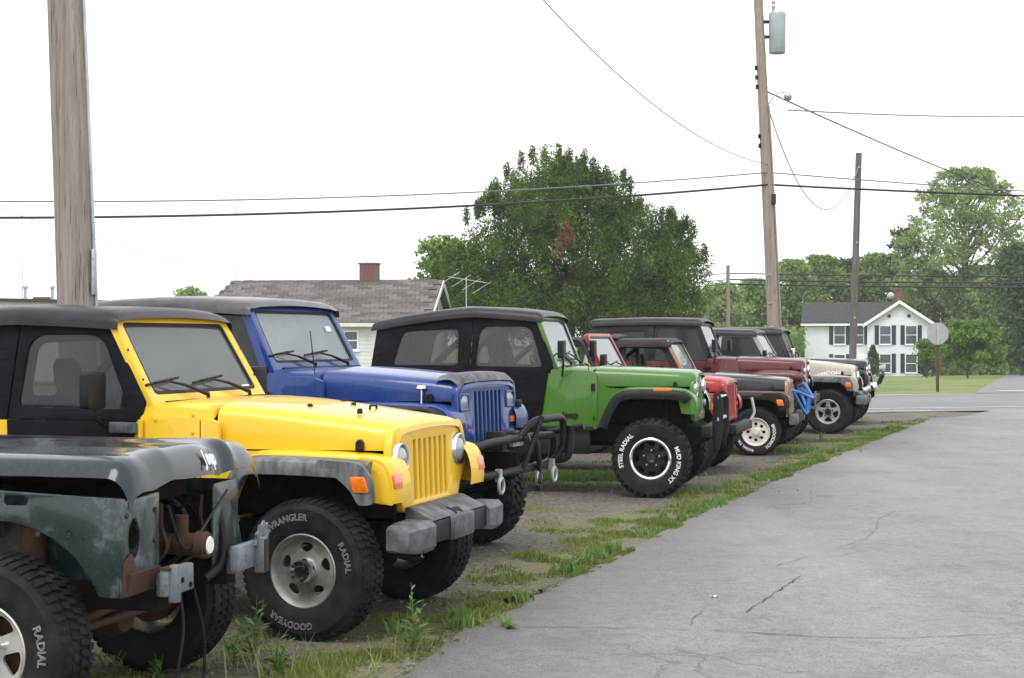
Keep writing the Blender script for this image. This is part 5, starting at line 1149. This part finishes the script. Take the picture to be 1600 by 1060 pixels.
# ------------------------------------------------------------------ foliage
def leaf_mesh(name, C, S, n_each, size, mat, parent, upbias=0., squash=1., elong=1.6):
    """C: clump centres (N,3), S: clump radii (N,3); each leaf is a small folded diamond"""
    N = len(C); idx = np.repeat(np.arange(N), n_each); m = len(idx)
    d = rng.normal(size=(m,3)); d /= np.linalg.norm(d, axis=1, keepdims=True); rad = rng.random(m)**.45
    P = C[idx]+d*rad[:,None]*S[idx]
    a = rng.normal(size=(m,3)); a[:,2] += upbias; a /= np.linalg.norm(a, axis=1, keepdims=True)
    b = np.cross(a, rng.normal(size=(m,3))); b /= np.linalg.norm(b, axis=1, keepdims=True)
    L = size*(.6+.8*rng.random(m))[:,None]; Wd = L/elong
    V = np.empty((m,4,3)); V[:,0] = P-a*L*.5; V[:,1] = P+b*Wd*.5; V[:,2] = P+a*L*.5; V[:,3] = P-b*Wd*.5
    me = bpy.data.meshes.new(name); me.vertices.add(m*4); me.vertices.foreach_set('co', V.ravel()); me.loops.add(m*4); me.loops.foreach_set('vertex_index', np.arange(m*4, dtype=np.int32))
    me.polygons.add(m); me.polygons.foreach_set('loop_start', np.arange(0, m*4, 4, dtype=np.int32)); me.update(calc_edges=True); me.validate()
    return place(me, name, mat, parent, smooth=0)
def deciduous(loc, H, rw, label, mat, nclump=90, per=90, leaf=.3, cr=(.9,1.6), low=.25, seed=0, lean=0, group='broadleaf trees', gap=1., trunk_r=None, name='broadleaf_tree'):
    rs = np.random.default_rng(seed); loc = (loc[0], loc[1], hgt(loc[0], loc[1])-.05)
    t = empty(name, loc, 0, label, 'tree', group); bm = BM(); tr = trunk_r or H*.018
    tp = [Vector((lean*k/6+.15*rs.normal()*k/6, .15*rs.normal()*k/6, H*.85*k/6)) for k in range(7)]; tube(bm, tp, [tr*(1-.13*k) for k in range(7)], 8)
    C = []; S = []
    for k in range(nclump):
        f = low+(1-low)*rs.random()**.85; prof = math.sin(pi*min(1, max(.04, (f-low)/(1-low)*.80+.16)))**.7
        ang = rs.random()*2*pi; rr = rw*prof*math.sqrt(rs.random())*1.0
        c = Vector((rr*cos(ang)+lean*f, rr*sin(ang)*.9, H*f)); r = (cr[0]+(cr[1]-cr[0])*rs.random())*(.6+.4*prof); c.z = min(c.z, H-r*.5)
        C.append(c); S.append((r, r, r*.62))
        if k % 3 == 0:
            z0 = max(H*.12, c.z-rr*.9-.8); i = min(5, max(0, int(z0/(H*.85)*6))); ft = z0/(H*.85)*6-i; b0 = tp[i].lerp(tp[i+1], min(1, ft)); mid = b0.lerp(c, .5)+Vector((0,0,-.06*rr)); tube(bm, [b0, mid, c], [tr*.36, tr*.2, tr*.06], 5)
    finish(bm, 'trunk', BARK, t, smooth=60); leaf_mesh('crown', np.array(C), np.array(S), per, leaf, mat, t); return t
# big dark evergreen (many upright plumes)
E = empty('evergreen_tree', (2.6,86,-.8), 0, 'huge dark evergreen with a rust-coloured dead patch', 'tree'); k_ = 86/2500
blobs = [(860,420,150,165,120),(850,310,84,72,60),(770,440,92,125,60),(940,340,70,70,40),(985,430,110,115,75),(1055,450,56,100,45),(720,455,48,65,22),(905,290,45,40,16),(1040,380,45,45,18),(840,480,150,60,70),(990,490,120,55,60),(740,490,60,45,25),(880,430,130,110,60)]
C = []; S = []; rs = np.random.default_rng(3)
for (cx, cy_, rx, ry, n_) in blobs:
    for q in range(int(n_*1.25)):
        d = rs.normal(size=3); d /= np.linalg.norm(d); r_ = rs.random()**.30; s = .55+.45*rs.random(); sp = s/k_*.8
        px, y = cx+d[0]*r_*(rx-sp*.6), cy_-d[2]*r_*(ry-sp*.6)
        if y > 540: continue
        C.append(((px-800)*k_-2.6, d[1]*r_*rx*k_*.85, (530-y)*k_+1.65+.8)); S.append((s, s, s*1.15))
for q in range(150):   # ragged upright tips along the skyline
    cx, cy_, rx, ry, n_ = blobs[rs.integers(len(blobs))]; an = rs.uniform(.15, pi-.15); px = cx+rx*.93*cos(an); y = cy_-ry*.94*sin(an)
    if px < 668 or px > 1112 or y > 500: continue
    C.append(((px-800)*k_-2.6, rs.normal()*.8, (530-y)*k_+2.45)); S.append((.22,.22,.62))
leaf_mesh('crown', np.array(C), np.array(S), 230, .16, L_YEW, E, upbias=.8, elong=2.2)
Cr = []; Sr = []
for (px, y) in ((880,374),(873,386),(886,384),(878,366),(866,402)): Cr.append(((px-800)*k_-2.6, -5.3, (530-y)*k_+2.45)); Sr.append((.36,.3,.42))
leaf_mesh('dead_patch', np.array(Cr), np.array(Sr), 60, .22, L_RUST, E, upbias=.5, elong=2.2)
bm = BM()
for (x, l) in ((-1.5,-.6),(-.5,.2),(.6,.9),(1.5,1.8)): tube(bm, [(x*.4,0,0),(x,0,3),(x+l,0,7.5)], [.3,.2,.05], 7)
finish(bm, 'trunk', BARK, E, smooth=60)
def PX(px, Z): return ((px-800)*Z/2500, Z)
def HT(py, Z, x): return (530-py)*Z/2500+1.65-hgt(x, Z)
def tree_at(px, top, half, Z, label, mat, **kw):
    x, y = PX(px, Z); return deciduous((x, y), HT(top, Z, x), half*Z/2500, label, mat, seed=int(px*7+top), **kw)
tree_at(690, 368, 42, 92, 'light broadleaf tree peeking out left of the dark evergreen', L_MID, nclump=60, per=60, leaf=.28, cr=(.6,1.1), low=.4)
tree_at(1510, 262, 118, 166, 'tall airy pale green tree towering behind the street', L_PALE, nclump=330, per=62, leaf=.38, cr=(.9,1.6), low=.22, trunk_r=.38)
tree_at(1418, 355, 40, 176, 'dark rounded tree right of the bare pole', L_DARK, nclump=80, per=90, leaf=.36, cr=(.9,1.5))
tree_at(1598, 380, 60, 136, 'dark evergreen mass at the right edge', L_DARK, nclump=100, per=90, leaf=.36, cr=(.9,1.6), low=.1)
for i, (px, top, half, Z, m_, lab) in enumerate([(1128,442,45,165,L_PALE,'pale tree showing just right of the dark evergreen'),(1180,436,50,172,L_MID,'mid green tree left of the tall brown pole'),(1238,405,48,178,L_MID,'leafy tree right of the tall brown pole'),(1285,398,46,184,L_MID,'rounded green tree behind the white house wing'),(1325,402,44,190,L_DARK,'darker tree behind the bare pole'),(1368,396,42,186,L_MID,'green tree behind the white house chimney'),(1455,420,60,170,L_MID,'wide green tree right of the white house'),(1530,415,60,165,L_PALE,'pale leafy tree above the small far sign'),(1580,440,60,160,L_MID,'green tree low at the right edge'),(1640,345,75,168,L_PALE,'tall pale tree at the right border')]):
    tree_at(px, top, half, Z, lab, m_, nclump=170, per=62, leaf=.40, cr=(.8,1.8), low=.08)
tree_at(1512, 500, 56, 112, 'small bright green spreading tree beside the far street', L_BRIGHT, nclump=90, per=90, leaf=.24, cr=(.5,.9), low=.28)
tree_at(1448, 530, 18, 118, 'small leafy sapling overlapping the white house corner', L_BRIGHT, nclump=30, per=70, leaf=.22, cr=(.4,.7), low=.4)
tree_at(298, 446, 30, 130, 'sparse treetop showing above the blue car roof', L_PALE, nclump=34, per=45, leaf=.3, cr=(.6,1.0), low=.5)
tree_at(195, 468, 24, 135, 'faint treetop beside the thick grey pole', L_PALE, nclump=26, per=40, leaf=.3, cr=(.5,.9), low=.5)
def shrub(px, Z, H, r, label):
    x, y = PX(px, Z); t = empty('conical_shrub', (x, y, hgt(x, y)), 0, label, 'shrub', 'clipped conical shrubs'); C = []; S = []
    rs = np.random.default_rng(int(px))
    for q in range(80): f = rs.random(); a = rs.random()*2*pi; rr = r*(1-f)**.7*math.sqrt(rs.random()); C.append((rr*cos(a), rr*sin(a), .1+H*.95*f)); S.append((.2,.2,.3))
    leaf_mesh('foliage', np.array(C), np.array(S), 60, .13, L_DARK, t, upbias=1.); bm = BM(); tube(bm, [(0,0,0),(0,0,H*.5)], .05, 6); finish(bm, 'stem', BARK, t)
shrub(1450, 138, 2.5, 1.0, 'conical evergreen shrub at right corner of white house'); shrub(1364, 142, 2.6, .9, 'conical evergreen shrub beside white house door')
# undergrowth below the far trees
C = []; S = []; rs = np.random.default_rng(11)
for q in range(420):
    px = rs.uniform(1090, 1720); Z = rs.uniform(150, 168) if px > 1455 or px < 1255 else rs.uniform(166, 180); x = (px-800)*Z/2500; C.append((x, Z, hgt(x, Z)+rs.uniform(.3, 4.0))); S.append((1.3,1.3,1.2))
tag(leaf_mesh('undergrowth', np.array(C), np.array(S), 60, .4, L_MID, None), 'dense green undergrowth below the far trees', 'undergrowth', kind='stuff')

# ------------------------------------------------------------------ weeds, grass, stones
def blades(name, pts, mat, label, cat, hmin, hmax, wd=.006):
    m = len(pts); P = np.array(pts); h = rng.uniform(hmin, hmax, m)*P[:,2]; a = rng.random(m)*2*pi; ln = rng.normal(0, .35, (m,2))*h[:,None]
    V = np.zeros((m,5,3)); dx = np.stack([np.cos(a), np.sin(a)], 1)*wd*(.6+.8*rng.random(m))[:,None]
    V[:,0,:2] = P[:,:2]-dx; V[:,1,:2] = P[:,:2]+dx; V[:,2,:2] = P[:,:2]+dx*.7+ln*.4; V[:,3,:2] = P[:,:2]-dx*.7+ln*.4; V[:,4,:2] = P[:,:2]+ln
    V[:,2,2] = V[:,3,2] = h*.6; V[:,4,2] = h
    V[:,:,2] += .0
    me = bpy.data.meshes.new(name); me.vertices.add(m*5); me.vertices.foreach_set('co', V.ravel())
    base = (np.arange(m)*5)[:,None]; li = np.concatenate([base+np.array([0,1,2,3]), base+np.array([3,2,4])], 1).ravel().astype(np.int32)
    me.loops.add(len(li)); me.loops.foreach_set('vertex_index', li); st = np.stack([np.arange(m)*7, np.arange(m)*7+4], 1).ravel().astype(np.int32)
    me.polygons.add(m*2); me.polygons.foreach_set('loop_start', st); me.update(calc_edges=True); me.validate()
    return tag(place(me, name, mat, None, smooth=0), label, cat, kind='stuff')
pts = []; tries = 0; rs = random.Random(5)
while len(pts) < 75000 and tries < 900000:
    tries += 1; y = 6+28*rs.random()**1.5; x = edge_x(y)-9*rs.random()**2.2+.08; mo = moss(x, y)
    cl = noise.noise(Vector((x*2.6, y*2.6, 7)))+.35*noise.noise(Vector((x*8, y*8, 1)))
    if mo > .22 and cl > -.08 and rs.random() < mo*.8: pts.append((x, y, .35+max(0, cl)*1.7*(1 if mo > .6 else .6)))
blades('grass', pts, L_GRASS, 'short patchy grass and moss on the gravel lot', 'grass', .016, .055)
pts = []
for q in range(60):
    y = 8.6+22*rs.random()**1.1; x = edge_x(y)-abs(rs.gauss(.04, .22)); rr = .05+.09*rs.random(); hh = .4+.6*rs.random()
    for k in range(38): a = rs.random()*6.28; q_ = rr*math.sqrt(rs.random()); pts.append((x+q_*cos(a), y+q_*sin(a), (1.0-.4*q_/rr)*hh))
for (cx, cy, n_) in ((.95,18.9,2300),(-.3,18.6,1600),(1.9,17.3,200),(4.0,23.4,400)):
    for k in range(n_): pts.append((cx+rs.gauss(0,.45), cy+rs.gauss(0,.18), .6))
blades('grass_tufts', pts, L_WEED, 'bright grass tufts along the driveway edge', 'grass', .07, .17, .008)
pts = [(g(px, py)[0]+rs.gauss(0,.16), g(px, py)[1]+rs.gauss(0,.2), 1) for (px, py, n_) in ((400,1045,30),(470,1050,25),(640,1045,14),(330,1030,14)) for k in range(n_)]
blades('seed_grass', pts, L_DRY, 'tall thin seeding grass in front of yellow car', 'grass', .08, .2, .0035)
def weed(px, py, H, label, ns=3, seed=1):
    x, y = g(px, py); rs = random.Random(seed); t = empty('weed_plant', (x, y, .0), rs.random()*6, label, 'weed', 'tall weeds'); bm = BM(); lv = BM()
    for s in range(ns):
        a = rs.random()*6.28; ln = .12*H*(s > 0)+.05; h = H*(1-.22*s*rs.random()-.1*(s > 0)); pts = [Vector((ln*cos(a)*f**1.5+.015*cos(a)*(s > 0), ln*sin(a)*f**1.5, h*f)) for f in lin(0,1,7)]
        tube(bm, pts, [.006*(1-.8*f) for f in lin(0,1,7)], 5)
        for k in range(int(11*H/.35)):
            f = .12+.86*k/(11*H/.35); i = min(5, int(f*6)); p = pts[i].lerp(pts[i+1], f*6-i); an = k*2.4+rs.random(); L = (.10*(1-f)**.8+.028)*(.8+.5*rs.random()); up = .5+.4*f
            d = Vector((cos(an), sin(an), up)).normalized(); sd_ = d.cross(Vector((0,0,1))).normalized()*L*.16
            m1 = p+d*L*.5; e = p+d*L+Vector((0,0,-.2*L)); q = [lv.verts.new(v) for v in (p, m1+sd_, e, m1-sd_)]; mid = lv.verts.new(m1+Vector((0,0,-.006)))
            for j in range(4): lv.faces.new((q[j], q[(j+1) % 4], mid))
    finish(bm, 'stem', L_WEED, t, smooth=60); me = bpy.data.meshes.new('leaves'); lv.to_mesh(me); lv.free(); place(me, 'leaves', L_WEED, t, smooth=60)
weed(648, 1018, .36, 'tall leafy weed standing alone before the yellow car bumper', 3, 4)
weed(398, 1030, .34, 'tall weed in front of the yellow front wheel', 4, 9); weed(175, 1062, .14, 'low broad-leaved weed below the wreck', 4, 12)
weed(430, 1052, .22, 'medium weed below the yellow front wheel', 4, 21); weed(365, 1040, .26, 'upright weed between the wreck and the yellow wheel', 3, 22); weed(250, 1058, .12, 'low weed under the wreck bumper bracket', 5, 23)
weed(845, 928, .07, 'tiny weed on the driveway edge near blue tyre', 4, 5); weed(790, 985, .09, 'small bushy weed at the corner of the asphalt', 6, 6); weed(690, 800, .2, 'weed behind the yellow bumper', 3, 7)
weed(895, 895, .13, 'bushy weed at the asphalt edge before the blue tyre', 6, 8); weed(1010, 768, .12, 'weed at the foot of the green car wheel', 4, 3); weed(1280, 690, .22, 'lone weed between the cream-wheeled and beige-silver cars', 3, 2)
# loose stones on the lot
bm = BM(); bmesh.ops.create_icosphere(bm, subdivisions=1, radius=1); ico = [v.co.copy() for v in bm.verts]; icf = [[v.index for v in f.verts] for f in bm.faces]; bm.free()
V = []; F = []; rs = random.Random(8)
for q in range(4200):
    y = 6.2+16*rs.random()**1.7; x = edge_x(y)-7*rs.random()**1.8+(.12 if rs.random() < .15 else 0); s = .004+.010*rs.random()**3; b0 = len(V); sx, sy = rs.uniform(.7,1.4), rs.uniform(.7,1.4)
    for v in ico: V.append((x+v.x*s*sx*rs.uniform(.85,1.15), y+v.y*s*sy, s*.4+v.z*s*.7))
    for f in icf: F.append([b0+i for i in f])
me = bpy.data.meshes.new('loose_gravel'); me.from_pydata(V, [], F); tag(place(me, 'loose_gravel', MATS['gravel_stone'], None, smooth=0), 'loose pale stones scattered over the gravel lot', 'gravel', kind='stuff')
for (px, py, s, lab) in ((800,942,.045,'dark lump of broken asphalt by the driveway edge'), (826,936,.03,'smaller dark asphalt lump by the driveway edge')):
    x, y = g(px, py); bm = BM(); bmesh.ops.create_icosphere(bm, subdivisions=2, radius=s)
    for v in bm.verts: v.co *= 1+.5*noise.noise(v.co*30); v.co.z *= .6
    o = finish(bm, 'asphalt_lump', UNDER, None, (x, y, s*.35), smooth=30); tag(o, lab, 'stone', 'asphalt lumps')
x, y = g(1110, 938); bm = BM(); secs = [[Vector((x+i*.012+.004*sin(j*3+i), y+j*.012, .024+.006*sin(i*2.3+j))) for i in range(5)] for j in range(3)]; loft(bm, secs); o = finish(bm, 'paper_scrap', STICKER, None, smooth=60); tag(o, 'small white paper scrap on the driveway', 'litter')

# ------------------------------------------------------------------ damp air
bm = BM(); box(bm, -420, 520, -45, 930, -3.2, 26); o = finish(bm, 'haze', None, smooth=0); o['kind'] = 'stuff'; o['label'] = 'thin damp air over the whole scene'; o['category'] = 'haze'
hm = bpy.data.materials.new('damp_air'); hm.use_nodes = True; hn = hm.node_tree.nodes; hn.remove(hn['Principled BSDF'])
pv = hn.new('ShaderNodeVolumePrincipled'); pv.inputs['Color'].default_value = (.95,.97,1,1); pv.inputs['Density'].default_value = .00038; hm.node_tree.links.new(pv.outputs[0], hn['Material Output'].inputs['Volume']); o.data.materials.append(hm)
